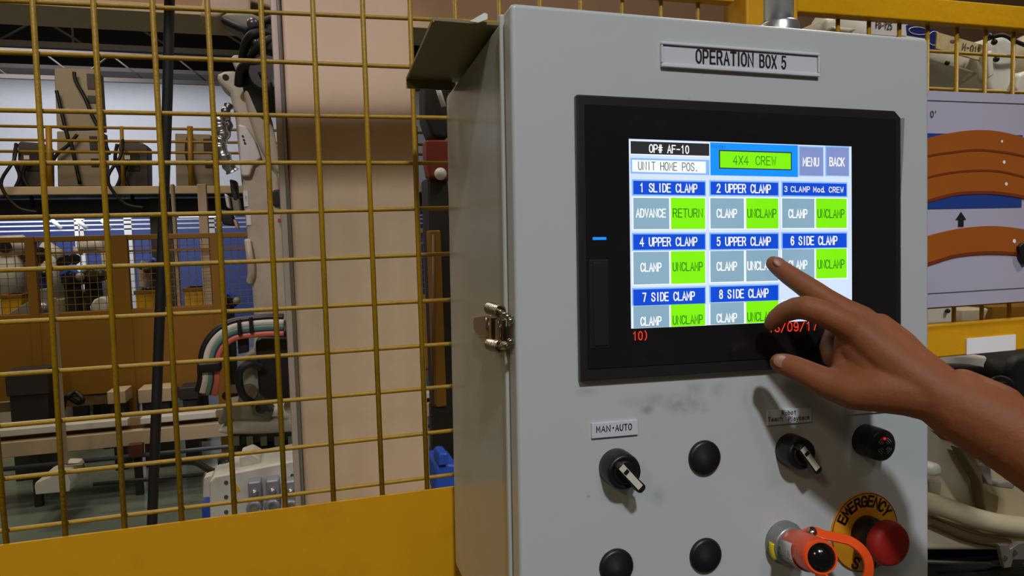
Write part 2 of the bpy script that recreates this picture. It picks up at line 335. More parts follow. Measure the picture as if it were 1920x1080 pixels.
tops = {0: 60.7, 1: 174.8, 2: 286, 3: 388.3, 4: 489.5, 5: 586, 6: 680, 7: 768.7, 8: 853.5, 9: 935.6, 10: 1013, 11: 1089}
bots = {-1: (12.4, 1022), 0: (123, 1008), 1: (234, 992), 2: (341, 977), 3: (440, 964), 4: (535, 951), 5: (625.5, 939), 6: (717, 927), 7: (801, 915)}
n_w = 0
for k in range(-4, 15):
    if k in tops:
        a = P(tops[k], 0, FY)
        b = P(*bots[k], FY) if k in bots else Vector((a.x + .0, FY, plate_z))
    elif k in bots: b = P(*bots[k], FY); a = Vector((b.x - .004, FY, P(0, 0, FY).z))
    else: a = Vector((base_x + k * step, FY, P(60, 0, FY).z)); b = Vector((base_x + k * step, FY, plate_z))
    d = (a - b) / (a.z - b.z)
    zt, zb = top_z, plate_z - 0.05
    p0 = b + d * (zb - b.z); p1 = b + d * (zt - b.z); j = (random.random() - .5) * .0012
    mid = p0.lerp(p1, .4) + Vector((j, 0, 0))
    part('wire', MB().tube([p0, mid, p1], WR, 8), wirem, lf)
# horizontal wires: left/right heights read from the two ends
rows = [(1.0, 38.5), (98, 128.5), (206.5, 221), (306, 306), (408.7, 390), (507, 476), (604.6, 562.4), (703, 645), (799, 724.7), (898.5, 808), (996, 891)]
xl, xr = P(0, 400, FY).x, P(840, 400, FY).x
for i, (ya, yb) in enumerate(rows):
    a = P(0, ya, FY + .0045); b = P(840 if i > 0 else 855, yb, FY + .0045)
    d = (b - a) / (b.x - a.x); p0 = a + d * (-0.28); p1 = b + d * (XE - b.x); p1.z = b.z + (p1.z - b.z) * 0.3
    part('wire', MB().tube([p0, a, a.lerp(b, .5) + Vector((0, 0, (random.random() - .5) * .0012)), b, p1], HR, 8), wirem, lf)
for e in range(1, 12):
    if P(0, 1, FY).z + step * e > top_z: break
    zz = P(0, 1, FY).z + step * e
    part('wire', MB().tube([(xl - .28, FY + .0045, zz), (XE, FY + .0045, zz)], HR, 8), wirem, lf)
# kick plate: top edge falls a little to the left as in the photograph
a, b = P(0, 1023, FY - .006), P(842, 914, FY - .006)
d = (b - a) / (b.x - a.x); a2 = a - d * .35; b2 = b + d * (XE - b.x)
part('kick_plate', MB().prism([a2, b2, Vector((b2.x, a.y, 0.32)), Vector((a2.x, a.y, 0.32))], (0, .003, 0)), yel, lf)
part('bottom_rail', MB().box((a2.x, FY - .012, .12), (b2.x, FY + .028, .32)), yel, lf, .002)
part('top_rail', MB().box((a2.x, FY - .012, top_z), (b2.x, FY + .028, top_z + .10)), yel, lf, .002)
for xx in (a2.x - .04,):
    part('frame_upright', MB().box((xx, FY - .012, 0.0), (xx + .04, FY + .028, top_z + .10)), yel, lf, .002)

# middle narrow panel above the cabinet: its top rail and its upright
rail_z = P(1372, 13, FY + .004).z
mx0, mx1 = P(1374, 20, FY).x, P(1437, 20, FY).x
post = tag(obj('fence_post', MB().box((mx0, FY - .028, 0), (mx1, FY + .022, rail_z + .75)), yel, None, .003), 'yellow square fence post rising behind the top of the grey cabinet', 'post')
part('head_rail', MB().box((P(1150, 0, FY).x, FY - .012, rail_z), (mx0 - .005, FY + .004, rail_z + .05)), yel, lf, .002)

# right fence panel
rf = thing('mesh_fence', 'yellow framed wire mesh fence panel right of the grey cabinet, carrying the orange arc poster', 'fence', (0.75, FY, 0))
zt = P(1743, 50.5, FY + .003).z
fx0, fx1 = mx1 + .003, mx1 + 1.1
part('top_rail', MB().box((fx0, FY - .014, zt), (fx1, FY + .003, P(1850, 4.5, FY - .014).z)), mat('glossy_yellow_paint', (205, 150, 12), 0.25, var=.08, bump=0.5, bscale=90), rf, .003)
z0, z1 = P(1743, 673, FY - .014).z, P(1743, 610, FY - .014).z
mid_rail = part('middle_rail', MB().box((fx0, FY - .014, z0), (fx1, FY + .003, z1)), yel, rf, .003)
la, lb = P(1812, 635, FY - .015), P(1903, 656, FY - .015)
part('label_plate', MB().box((la.x, FY - .016, lb.z), (lb.x, FY - .0142, la.z)), paper, rf, parent=mid_rail)
for x_ in (1571, 1629, 1686, 1739, 1794, 1847.5, 1900):
    a = P(x_, 60, FY); part('wire', MB().tube([(a.x, FY, z1), (a.x, FY, zt)], WR, 8), wirem, rf)
a = P(1900, 60, FY)
for k in range(1, 12): part('wire', MB().tube([(a.x + .05 * k, FY, z1), (a.x + .05 * k, FY, zt)], WR, 8), wirem, rf)
k = 0; zz = P(1745, 94, FY).z
while zz - k * .05 > z1: part('wire', MB().tube([(fx0, FY + .0045, zz - k * .05), (fx1, FY + .0045, zz - k * .05)], HR, 8), wirem, rf); k += 1
part('lower_plate', MB().box((fx0, FY - .006, .3), (fx1, FY + .0, .62)), yel, rf)
part('bottom_rail', MB().box((fx0, FY - .02, .1), (fx1, FY + .02, .3)), yel, rf, .003)
part('frame_upright', MB().box((fx1, FY - .02, 0), (fx1 + .04, FY + .02, zt + .3)), yel, rf, .003)
part('frame_upright', MB().box((fx0, FY - .018, 0), (fx0 + .03, FY + .018, zt + .02)), yel, rf, .003)

# ================================================================ poster on the right fence
PY = FY - .030
def pp(x, y, e=0): return P(x, y, PY - e)
lam = mat('laminated_paper', (166, 161, 182), 0.22, var=.03, coat=.5, bump=.25, bscale=14)
xr_ = P(1920, 300, PY).x + .10
xl_ = P(1700, 300, PY).x
zt_p, zb_p = P(1743, 170, PY).z, P(1743, 577, PY).z
ps = thing('poster', 'laminated poster with orange curved bars on a blue band, hung on the right fence', 'poster', (xl_, PY, zb_p))
part('sheet', MB().box((xl_, PY, zb_p), (xr_, PY + .0012, zt_p)), lam, ps)
e = .0004
def strip(name, x0, x1, z0_, z1_, m, ee=e): return part(name, MB().box((x0, PY - ee - .0002, z0_), (x1, PY - ee + .0002, z1_)), m, ps)
dkl = mat('thin_print_line', (60, 58, 66), .4)
for yy in (189, 551):
    z = P(1743, yy, PY).z; strip('border_line', xl_, xr_, z, z + .0008, dkl)
blu = mat('printed_blue', (28, 58, 132), .3, var=.03, coat=.5)
strip('blue_band', xl_, P(1917, 250, PY).x, P(1743, 392, PY).z, P(1743, 250, PY).z, blu)
orm = mat('printed_orange', (152, 80, 24), .3, var=.1, vscale=20, coat=.5)
ordk = mat('printed_dark_orange', (112, 46, 12), .35, var=.1, coat=.4)
def ribbon(name, top, bot, m, ee):
    def fine(c): return [Vector((q[0], q[1], 0)) for q in catmull([Vector((x, y, 0)) for x, y in c], 5)]
    tp, bt = fine(top), fine(bot); n = len(tp); vs = []
    for dy in (-.0003, 0):
        vs += [pp(q.x, q.y, ee) + Vector((0, dy, 0)) for q in tp] + [pp(q.x, q.y, ee) + Vector((0, dy, 0)) for q in bt]
    f = []
    for i in range(n - 1):
        f += [(i, n + i, n + i + 1, i + 1), (2 * n + i, 2 * n + i + 1, 3 * n + i + 1, 3 * n + i), (i, i + 1, 2 * n + i + 1, 2 * n + i), (n + i, 3 * n + i, 3 * n + i + 1, n + i + 1)]
    return part(name, MB().add(vs, f), m, ps)
def arc_band(top, bot, m, ee): return ribbon('orange_bar', top, bot, m, ee)
X = [1700, 1743, 1790, 1830, 1870, 1920, 1975]
def curve(ys): return list(zip(X, ys))
arc_band(curve([275, 258, 248, 244, 246, 258, 280]), curve([306, 292, 285, 281, 284, 293, 313]), orm, .0008)
arc_band(curve([305, 291, 284, 280, 283, 292, 312]), curve([350, 333, 324, 321, 322, 333, 352]), orm, .0006)
arc_band(curve([350, 333, 324, 321, 322, 333, 352]), curve([392, 379, 367, 364, 365, 373, 392]), orm, .0007)
arc_band(curve([455, 441, 430, 425, 424, 430, 445]), curve([510, 498, 483, 478, 477, 481, 495]), orm, .0006)
for ys in ([305, 291, 284, 280, 283, 292, 312], [348, 331, 322, 319, 320, 331, 350]):
    ribbon('bar_shadow', [(x, y - 1) for x, y in curve(ys)], [(x, y + 3) for x, y in curve(ys)], ordk, .0011)
for ys in ([388, 375, 363, 360, 361, 369, 388], [505, 493, 479, 474, 473, 477, 491]):
    ribbon('bar_shadow', [(x, y - 2) for x, y in curve(ys)], [(x, y + 4) for x, y in curve(ys)], ordk, .0011)
for (hx, hy, hr) in ((1879, 265, 3), (1883, 304, 4), (1887, 345, 4), (1902, 452, 5)):
    c = pp(hx, hy, .0014); part('printed_hole', MB().cyl(c, c + Vector((0, .0004, 0)), hr * .00058, seg=14), paper, ps)
ar = [(1802, 397), (1812, 412), (1807, 412), (1807, 425), (1797, 425), (1797, 412), (1792, 412)]
part('printed_arrow', MB().prism([pp(x, y, .0008) for x, y in ar], (0, .0003, 0)), ink, ps)
lettering("0'", pp(1750, 214, .0008) - ps.location, .010, .0085, ink, ps, bold=.03)
cl = [(1912, 462), (1920, 455), (1932, 462), (1932, 490), (1922, 496), (1914, 482)]
tag(obj('clip', MB().prism([P(x, y, PY - .006) for x, y in cl], (0, .012, 0)), black, None, .001), 'small black clip gripping the poster beside its lowest orange bar', 'clip')

# ================================================================ THE CABINET
cab = thing('control_cabinet', 'pale grey steel operator cabinet with touch screen, switches and emergency stop, on the fence', 'control cabinet')
cab.matrix_world = BM
def cpart(name, mb, m, bevel=0.0, parent=None, seg=2): return obj(name, mb, m, parent or cab, bevel, seg)
tl = L(957, 3); tr = L(1743, 73); DX0, DX1 = tl.x, tr.x; DT = (tl.z + tr.z) / 2
DTH = .021
# panel paint with smudges
pm = mat('cabinet_paint', (182, 185, 186), 0.34, var=0.035, vscale=4, bump=0.10, bscale=55, coat=0.12)
nt = pm.node_tree; N = nt.nodes; K = nt.links
bs = N['Principled BSDF']; prev = bs.inputs['Base Color'].links[0].from_socket
tcn = N.new('ShaderNodeTexCoord')
smz = N.new('ShaderNodeTexNoise'); smz.inputs['Scale'].default_value = 34; smz.inputs['Detail'].default_value = 6; smz.inputs['Roughness'].default_value = .6; K.new(tcn.outputs['Object'], smz.inputs['Vector'])
smr = N.new('ShaderNodeMapRange'); smr.inputs['From Min'].default_value = .38; smr.inputs['From Max'].default_value = .66; K.new(smz.outputs['Fac'], smr.inputs['Value'])
acc = None
for (x, y, rx, ry, amt, col) in ((1280, 755, 44, 28, .75, 0), (1300, 728, 26, 18, .6, 0), (1212, 768, 18, 14, .65, 0), (1228, 832, 14, 24, .6, 0), (1352, 733, 24, 20, .5, 0), (1322, 762, 14, 16, .5, 0),
                                (1236, 930, 16, 26, .5, 0), (1100, 735, 26, 10, .6, 0), (1103, 931, 5, 4, .9, 0), (1450, 905, 40, 30, .2, 0), (1292, 184, 4, 3, 1, 0), (1640, 330, 30, 50, .15, 0), (1215, 640 + 110, 60, 18, .3, 0)):
    c = L(x, y); e1 = abs(L(x + rx, y).x - c.x); e2 = abs(L(x, y + ry).z - c.z)
    mp = N.new('ShaderNodeMapping'); mp.vector_type = 'TEXTURE'; mp.inputs['Location'].default_value = c; mp.inputs['Scale'].default_value = (e1, 1, e2); K.new(tcn.outputs['Object'], mp.inputs['Vector'])
    gr = N.new('ShaderNodeTexGradient'); gr.gradient_type = 'SPHERICAL'; K.new(mp.outputs[0], gr.inputs[0])
    ml_ = N.new('ShaderNodeMath'); ml_.operation = 'MULTIPLY'; K.new(gr.outputs['Fac'], ml_.inputs[0]); ml_.inputs[1].default_value = amt * 1.3
    if acc is None: acc = ml_.outputs[0]
    else:
        ad = N.new('ShaderNodeMath'); ad.operation = 'MAXIMUM'; K.new(acc, ad.inputs[0]); K.new(ml_.outputs[0], ad.inputs[1]); acc = ad.outputs[0]
mu = N.new('ShaderNodeMath'); mu.operation = 'MULTIPLY'; mu.use_clamp = True; K.new(acc, mu.inputs[0]); K.new(smr.outputs[0], mu.inputs[1])
mxs = N.new('ShaderNodeMix'); mxs.data_type = 'RGBA'; K.new(mu.outputs[0], mxs.inputs[0]); K.new(prev, mxs.inputs[6]); mxs.inputs[7].default_value = (*lin((104, 86, 72)), 1); K.new(mxs.outputs[2], bs.inputs['Base Color'])
sidem = mat('cabinet_body_paint', (172, 174, 168), 0.30, var=0.04, vscale=4, bump=0.08, bscale=60, coat=.2)
door = cpart('door', MB().box((DX0, 0, .002), (DX1, DTH, DT)), pm, .0035, seg=3)
cpart('door_gasket', MB().box((DX0 + .006, DTH, .008), (DX1 - .006, DTH + .003, DT - .006)), black)
BD = .262
BX0 = DX0 + .0015
BT = LS(833, 141, BX0).z
body = cpart('cabinet_body', MB().box((BX0, DTH + .003, 0), (DX1 - .002, BD, DT - .001)), sidem, .003)
cpart('body_flange', MB().box((BX0 - .003, DTH + .0035, .001), (BX0 + .004, DTH + .0085, DT + .001)), sidem, .0015)
# drip shield: thin plate lying on the body, jutting out left, edges folded down
hz = DT + .004
hA, hB, hC = LT(766, 139, hz), LT(856, 38, hz), LT(912, 28, hz)
olive = mat('olive_drip_shield', (112, 106, 66), .45, var=.06)
sh = cpart('drip_shield', MB().box((hA.x, hB.y + .004, hz), (BX0 + .05, hA.y + .02, hz + .002)), olive)
cpart('folded_edge', MB().prism([(hA.x, hA.y + .02, hz), (hA.x, hB.y + .004, hz), (hA.x, hB.y + .004, hz - .001), (hA.x, hA.y + .02, hz - .001)], (.0015, 0, 0)), olive, parent=sh)
cpart('folded_edge', MB().box((hA.x, hA.y + .018, hz - .0085), (BX0 - .001, hA.y + .02, hz)), olive, parent=sh)
cpart('folded_edge', MB().prism([L(x, y, -hB.y) for x, y in ((880, 40), (908, 24), (914, 26), (914, 36), (897, 42))], (0, .002, 0)), white, parent=sh)
# conduit on top
cb = L(1521, 40, 0); cc = Vector((cb.x + .0, .045, DT))
cc.x = LT(1522, 30, DT + .02).x if False else cb.x + .004
cpart('conduit_coupling', MB().lathe((cc.x, cc.y, DT - .001), (0, 0, 1), [(0, .0155), (.004, .0165), (.018, .0165), (.020, .0150)], 28), alu)
cpart('conduit', MB().cyl((cc.x, cc.y, DT + .018), (cc.x, cc.y, DT + .75), .0118, seg=28), alu)

# --- nameplates
def plate(name, x0, y0, x1, y1, words, th=.0016, m=None, holder=None):
    a, b = L(x0, y0), L(x1, y1)
    p = cpart(name, MB().box((a.x, -th, b.z), (b.x, 0.0005, a.z)), m or paper, .0004)
    for (t, cx, cy, w, h, bo) in words:
        c = L(cx, cy, th); s = abs(L(cx + w / 2, cy, th).x - L(cx - w / 2, cy, th).x); hh = abs(L(cx, cy - h / 2, th).z - L(cx, cy + h / 2, th).z)
        lettering(t, c + Vector((0, -.0003, 0)), s, hh, ink, p, bold=bo)
    return p, a, b
np_m = mat('nameplate_plastic', (196, 198, 206), .3, var=.02, coat=.3)
p, a, b = plate('nameplate', 1241, 86, 1530, 139, [('OPERATION', 1359, 109, 108, 27, .024), ('BOX 5', 1449, 116, 50, 26, .024)], .0014, np_m)
trimm = mat('nameplate_holder', (205, 206, 212), .25, var=.03, coat=.5)
a, b = L(1237, 79), L(1533, 146)
cpart('holder_rail', MB().box((a.x, -.003, a.z - .0022), (b.x, 0, a.z)), trimm, .0006, p)
cpart('holder_rail', MB().box((a.x, -.003, b.z), (b.x, 0, b.z + .0028)), trimm, .0006, p)
cpart('holder_rail', MB().box((b.x - .0012, -.003, b.z + .003), (b.x, 0, a.z - .0024)), trimm, .0005, p)
cpart('holder_rail', MB().box((a.x, -.003, b.z + .003), (a.x + .0012, 0, a.z - .0024)), trimm, .0005, p)
plate('nameplate', 1107.5, 793, 1194.5, 814, [('MAN', 1131, 804, 27, 12.5, .026), ('\u2022', 1149.5, 802, 4, 10, .03), ('AUTO', 1169, 801, 31, 12.5, .026)], .002, np_m)
plate('nameplate', 1436.5, 769, 1519, 790, [('Robot', 1479, 773.5, 27, 9, .026), ('Teach', 1453.5, 785.5, 28, 9, .026), ('Playback', 1498, 783.5, 40, 9, .026)], .002, np_m)
plate('nameplate', 1587, 742, 1672, 770, [], .002, np_m)

# --- selector switches
def disc_on(name, x, y, r, prof, m, parent=None, seg=36):
    c = L(x, y); return cpart(name, MB().lathe((c.x, 0, c.z), (0, -1, 0), prof, seg), m, parent=parent)
def selector(x, y, r, ang):
    c = L(x, y)
    s = cpart('selector_switch', MB().lathe((c.x, 0.0005, c.z), (0, -1, 0), [(0, r + .0006), (.005, r + .0006), (.0135, r), (.0158, r - .0008), (.0164, r - .0022), (.0160, r - .003), (.0158, .001)], 40), black)
    cpart('switch_core', MB().lathe((c.x, 0, c.z), (0, -1, 0), [(.010, r - .004), (.0163, r - .0045), (.0166, r - .006)], 36), black, parent=s)
    # handle: a tapering bar turned by ang (from vertical), overhanging to the lower right
    u = Vector((math.sin(ang), 0, math.cos(ang))); w = Vector((math.cos(ang), 0, -math.sin(ang))); o = Vector((c.x, 0, c.z))
    def q(l, ww, d): return o + u * l + w * ww + Vector((0, -d, 0))
    pts = [q(.0098, -.0028, .0152), q(.0108, 0, .0152), q(.0098, .0028, .0152), q(-.0145, .0036, .0152), q(-.0162, .0018, .0152), q(-.0162, -.0018, .0152), q(-.0145, -.0036, .0152)]
    cpart('handle', MB().prism(pts, (0, -.0075, 0)), black, .0008, s)
    cpart('pointer_stripe', MB().prism([q(.0092, -.0023, .0228), q(.0092, .0023, .0228), q(-.0122, .0023, .0228), q(-.0122, -.0023, .0228)], (0, -.0004, 0)), mat('ivory_stripe', (206, 198, 180), .4), parent=s)
    cpart('stripe_mark', MB().prism([q(.0050, -.0019, .0233), q(.0050, .0019, .0233), q(.0022, .0019, .0233), q(.0022, -.0019, .0233)], (0, -.0002, 0)), ink, parent=s)
    return s
selector(1155, 875, .0128, math.radians(-42))
selector(1480, 843, .0122, math.radians(-38))
# --- blanking plugs
for (x, y) in ((1320, 858), (1322, 1041), (1155, 1062)):
    disc_on('blanking_plug', x, y, 0, [(-.0005, .0132), (.0010, .0132), (.0024, .0126), (.0032, .0112), (.0034, .0)], black)
# --- buzzer
c = L(1622, 825)
bz_ = cpart('buzzer', MB().lathe((c.x, 0.0005, c.z), (0, -1, 0), [(0, .0128), (.012, .0128), (.0185, .0122), (.0195, .0108), (.0198, .001)], 40), black)
grm = mat('pale_grille', (120, 112, 104), .5)
for q4 in range(4):
    for rr in (.0032, .0048, .0064):
        a0 = math.radians(45 + 90 * q4); pts = [Vector((c.x + .0 + math.cos(a0 + t) * rr, -.0203, c.z + math.sin(a0 + t) * rr)) for t in [(-.42 + .21 * i) for i in range(5)]]
        cpart('grille_slot', MB().tube(pts, .00042, 6), grm, parent=bz_)
cpart('indicator_lamp', MB().ball((c.x, -.0202, c.z + .0058), .0011, 10, 6), mat('red_led', (200, 20, 10), .4, emit=(255, 30, 15), estr=.7), parent=bz_)
# --- emergency stop
c = L(1620, 997); R = abs(L(1620, 922.7).z - c.z)
ye = mat('emergency_yellow', (214, 142, 22), .4, var=.08, vscale=30)
es = cpart('emergency_stop', MB().lathe((c.x, 0, c.z), (0, -1, 0), [(-.0005, R), (.0010, R), (.0015, R - .0006), (.0016, .012)], 56), ye)
cpart('ring_edge', MB().tube([(c.x + math.cos(t) * (R - .0007), -.0014, c.z + math.sin(t) * (R - .0007)) for t in [2 * math.pi * i / 56 for i in range(57)]], .0004, 6), mat('dark_ring_print', (70, 45, 20), .5), parent=es)
def arc_text(word, ang0, ang1, rad, h, w, flip=False):
    for i, ch in enumerate(word):
        t = math.radians(ang0 + (ang1 - ang0) * i / (len(word) - 1))
        u = Vector((math.cos(t), 0, math.sin(t))); u2 = -u if flip else u
        r = Vector((u2.z, 0, -u2.x))
        lettering(ch, Vector((c.x, -.0019, c.z)) + u * rad, w, h, ink, es, right=r, up=u2, bold=.05)
arc_text('EMERGENCY', 150, 36, R * .79, R * .30, R * .19)
arc_text('STOP', 248, 304, R * .79, R * .32, R * .22, True)
cpart('collar', MB().lathe((c.x, 0, c.z), (0, -1, 0), [(.001, .0140), (.012, .0138), (.014, .0125), (.024, .011)], 36), black, parent=es)
redm = mat('red_button', (150, 14, 6), .62, var=.04, bump=.05, bscale=200)
cpart('push_button', MB().lathe((c.x, 0, c.z), (0, -1, 0), [(.0185, .0115), (.0195, .0158), (.0215, .0172), (.0255, .0174), (.0290, .0160), (.0308, .0125), (.0313, .001)], 44), redm, parent=es)

# --- toggle latch on the left side
def S(x, y, out=0.0): return LS(x, y, BX0 - out)
lt = cpart('toggle_latch', MB().prism([S(894, 600), S(897, 594), S(925, 590), S(925, 632), S(902, 630), S(895, 618)], (-.0035, 0, 0)), mat('latch_nickel', (172, 160, 142), .25, 1.0, var=.1, vscale=80), .001)
nick = MATS['latch_nickel']
def sp_(x, y, o): return LS(x, y, BX0 - o)
cpart('latch_barrel', MB().cyl(sp_(920, 595, .005), sp_(920, 634, .005), .0042, seg=18), nick, parent=lt)
cpart('latch_frame', MB().prism([sp_(929, 596, .004), sp_(933, 596, .004), sp_(933, 640, .004), sp_(929, 640, .004)], (-.005, 0, 0)), nick, parent=lt)
cpart('latch_bar', MB().cyl(sp_(938, 602, .007), sp_(938, 636, .007), .0016, seg=12), nick, parent=lt)
cpart('latch_lever', MB().prism([sp_(942, 597, .003), sp_(949, 599, .003), sp_(949, 642, .003), sp_(942, 640, .003)], (-.0055, 0, 0)), nick, .0006, lt)
for (p0, p1) in (((917, 577), (938, 584)), ((918, 645), (938, 650))):
    a, b = sp_(*p0, .007), sp_(*p1, .007); ax = (b - a); up = ax.orthogonal().normalized(); w = ax.normalized().cross(up); pts = []
    for i in range(90): t = i / 89; an = t * 2 * math.pi * 8; pts.append(a + ax * t + (up * math.cos(an) + w * math.sin(an)) * .0042)
    cpart('latch_spring', MB().tube(pts, .00085, 6), nick, parent=lt)
    cpart('spring_rod', MB().tube([a, b, sp_(946, p1[1] + (8 if p1[1] < 600 else -6), .006)], .0018, 10), nick, parent=lt)
for yy in (592, 649): cpart('hook_link', MB().tube([sp_(940, yy - (4 if yy < 600 else -2), .007), sp_(950, yy, .007), sp_(957, yy + (4 if yy < 600 else -4), .0045)], .0022, 10), nick, parent=lt)
kp = cpart('keeper_plate', MB().prism([LS(955, 594, DX0), LS(963, 592, DX0), LS(964, 648, DX0), LS(956, 650, DX0)], (-.0022, 0, 0)), nick, .0006, lt)
for yy in (601, 640): cpart('screw', MB().ball(LS(957, yy, DX0 - .0035), .0024, 12, 8, (1, 1, 1)), steel, parent=lt)

# ================================================================ touch screen in the door
bzl, bzr, bzt, bzb = L(1080, 450).x, L(1680, 420).x, (L(1078, 182).z + L(1640, 207).z) / 2, L(1084, 714).z
scl_, scr_, sct = L(1182, 440, .0066).x - .0002, L(1597, 420, .0066).x, (L(1181, 262, .0066).z + L(1594, 275, .0066).z) / 2 + .0004
scb = (L(1185, 617, .0066).z + L(1455, 603.5, .0066).z) / 2
bezm = mat('bezel_black', (30, 30, 31), 0.36, var=.1, vscale=30, coat=.1)
glassm = mat('screen_glass_black', (20, 20, 23), 0.16, var=.1, coat=.4, bump=.02, bscale=40, dirt=(60, 55, 50), dirt_amt=.25, dirt_scale=12)
BT_ = .006
ch = .009
outer = [(bzl, bzb), (bzr, bzb), (bzr, bzt - ch * .62), (bzr - .006, bzt), (bzl, bzt)]
ts = cpart('touch_screen', MB().prism([(x, 0.0005, z) for x, z in outer], (0, -BT_, 0)), bezm, .0012)
ix0, ix1, iz0, iz1 = bzl + .0055, bzr - .006, bzb + .009, bzt - .007
cpart('front_sheet', MB().box((ix0, -BT_ - .0003, iz0), (ix1, -BT_ + .0005, iz1)), glassm, .0, ts)
FD = BT_ + .0006               # display surface
def eq(name, c1, m): return None
def emis(name, rgb, s=1.08):
    if name in MATS: return MATS[name]
    m = bpy.data.materials.new(name); m.use_nodes = True; nt = m.node_tree; b = nt.nodes['Principled BSDF']
    b.inputs['Base Color'].default_value = (.01, .01, .01, 1); b.inputs['Roughness'].default_value = .35
    tc = nt.nodes.new('ShaderNodeTexCoord'); nz = nt.nodes.new('ShaderNodeTexNoise'); nz.inputs['Scale'].default_value = 18
    nt.links.new(tc.outputs['Object'], nz.inputs['Vector']); mx = nt.nodes.new('ShaderNodeMix'); mx.data_type = 'RGBA'; c = lin(rgb)
    mx.inputs[6].default_value = (*[v * .9 for v in c], 1); mx.inputs[7].default_value = (*[min(1, v * 1.1) for v in c], 1)
    nt.links.new(nz.outputs['Fac'], mx.inputs[0]); nt.links.new(mx.outputs[2], b.inputs['Emission Color']); b.inputs['Emission Strength'].default_value = s
    MATS[name] = m; return m
e_bg = emis('display_pale_blue', (206, 222, 250)); e_hdr = emis('display_header_blue', (0, 70, 205)); e_rim = emis('display_rim_blue', (130, 180, 245))
e_grn = emis('display_green', (125, 236, 0)); e_gry = emis('display_grey_blue', (132, 166, 186)); e_wht = emis('display_white', (240, 246, 250)); e_sky = emis('display_azure', (8, 142, 246))
e_blk = emis('display_black', (36, 36, 40)); e_lav = emis('display_lavender', (126, 142, 196)); e_txt = emis('display_text_white', (246, 250, 255)); e_dgr = emis('display_text_green', (18, 110, 10))
e_red = emis('display_text_red', (235, 62, 42)); e_lin = emis('display_line_grey', (96, 118, 138)); e_bb = emis('display_text_blue', (16, 60, 150)); e_drk = emis('display_text_dark', (50, 48, 52))
lay = [0.0]
def rect(name, x0, y0, x1, y1, m, d=.0002):
    a, b = L(x0, y0, FD), L(x1, y1, FD)
    return cpart(name, MB().box((a.x, -FD - d, b.z), (b.x, -FD + .0002, a.z)), m, parent=ts)
def ztext(t, cx, cy, w, h, m, bold=.01, d=.0007):
    c = L(cx, cy, FD + d); a = abs(L(cx + w / 2, cy, FD).x - L(cx - w / 2, cy, FD).x); hh = abs(L(cx, cy - h / 2, FD).z - L(cx, cy + h / 2, FD).z)
    return lettering(t, c, a, hh, m, ts, bold=bold, mono=not (t.startswith('3 ') or t == 'Model'))
cpart('display', MB().box((scl_, -FD, scb), (scr_, -FD + .0005, sct)), e_bg, parent=ts)
rect('title_field', 1181, 263, 1330.5, 294, e_wht); rect('title_field', 1182, 264.5, 1329.5, 292.5, e_blk, .0004)
ztext('OP# AF-10', 1255, 279.5, 75, 16, e_txt, .022)
rect('status_field', 1182, 296, 1330, 328.5, e_rim); rect('status_field', 1185, 299.5, 1323, 325, e_wht, .0004)
ztext('UNIT HOME POS.', 1254, 312, 113, 16, e_drk, .004)
rect('model_field', 1331.5, 267, 1496, 332, e_sky); ztext('Model', 1347, 274.5, 28, 7, e_bb, 0)
rect('model_value', 1347.5, 281, 1484, 319.5, e_drk, .0004); rect('model_value', 1349.5, 283.5, 1482, 317.5, e_grn, .0005)
ztext('4X4', 1389, 300.5, 29, 17, e_dgr, .004); ztext('CREW', 1436, 301.5, 38, 17, e_dgr, .004)
for (x0, x1, t, w) in ((1497, 1544, 'MENU', 30), (1547, 1592, 'BACK', 28)):
    rect('menu_key', x0, 273.5, x1, 331, e_rim); rect('menu_key', x0 + 2, 276, x1 - 1.5, 329.5, e_lav, .0004); ztext(t, (x0 + x1) / 2, 303.5, w, 17, e_txt, .02)
colx = [(1187, 1321.5), (1332, 1458.5), (1467, 1586.5)]; keyx = [(1187, 1254.5, 1257.5, 1322), (1331.5, 1394.5, 1398.5, 1459), (1466, 1526.5, 1529.5, 1587)]
hy = [[(339, 366), (340.5, 366.5), (342.5, 367.8)], [(439.5, 467), (439, 466), (438, 464.2)], [(543, 569), (538, 563), None]]
ky = [[(371, 429.5), (371.5, 428.5), (372, 427.5)], [(472.5, 532), (470.7, 527.5), (467.8, 522)], [(574, 613), (568, 606.5), None]]
names = [['1 SLIDE CLAMP', '2 UPPER CLAMP', '3 CLAMP Mod. CREW'], ['4 UPPER CLAMP', '5 UPPER CLAMP', '6 SIDE CLAMP'], ['7 SIDE CLAMP', '8 SIDE CLAMP', None]]
lit = [[1, 1, 1], [1, 0, 1], [1, 1, 0]]
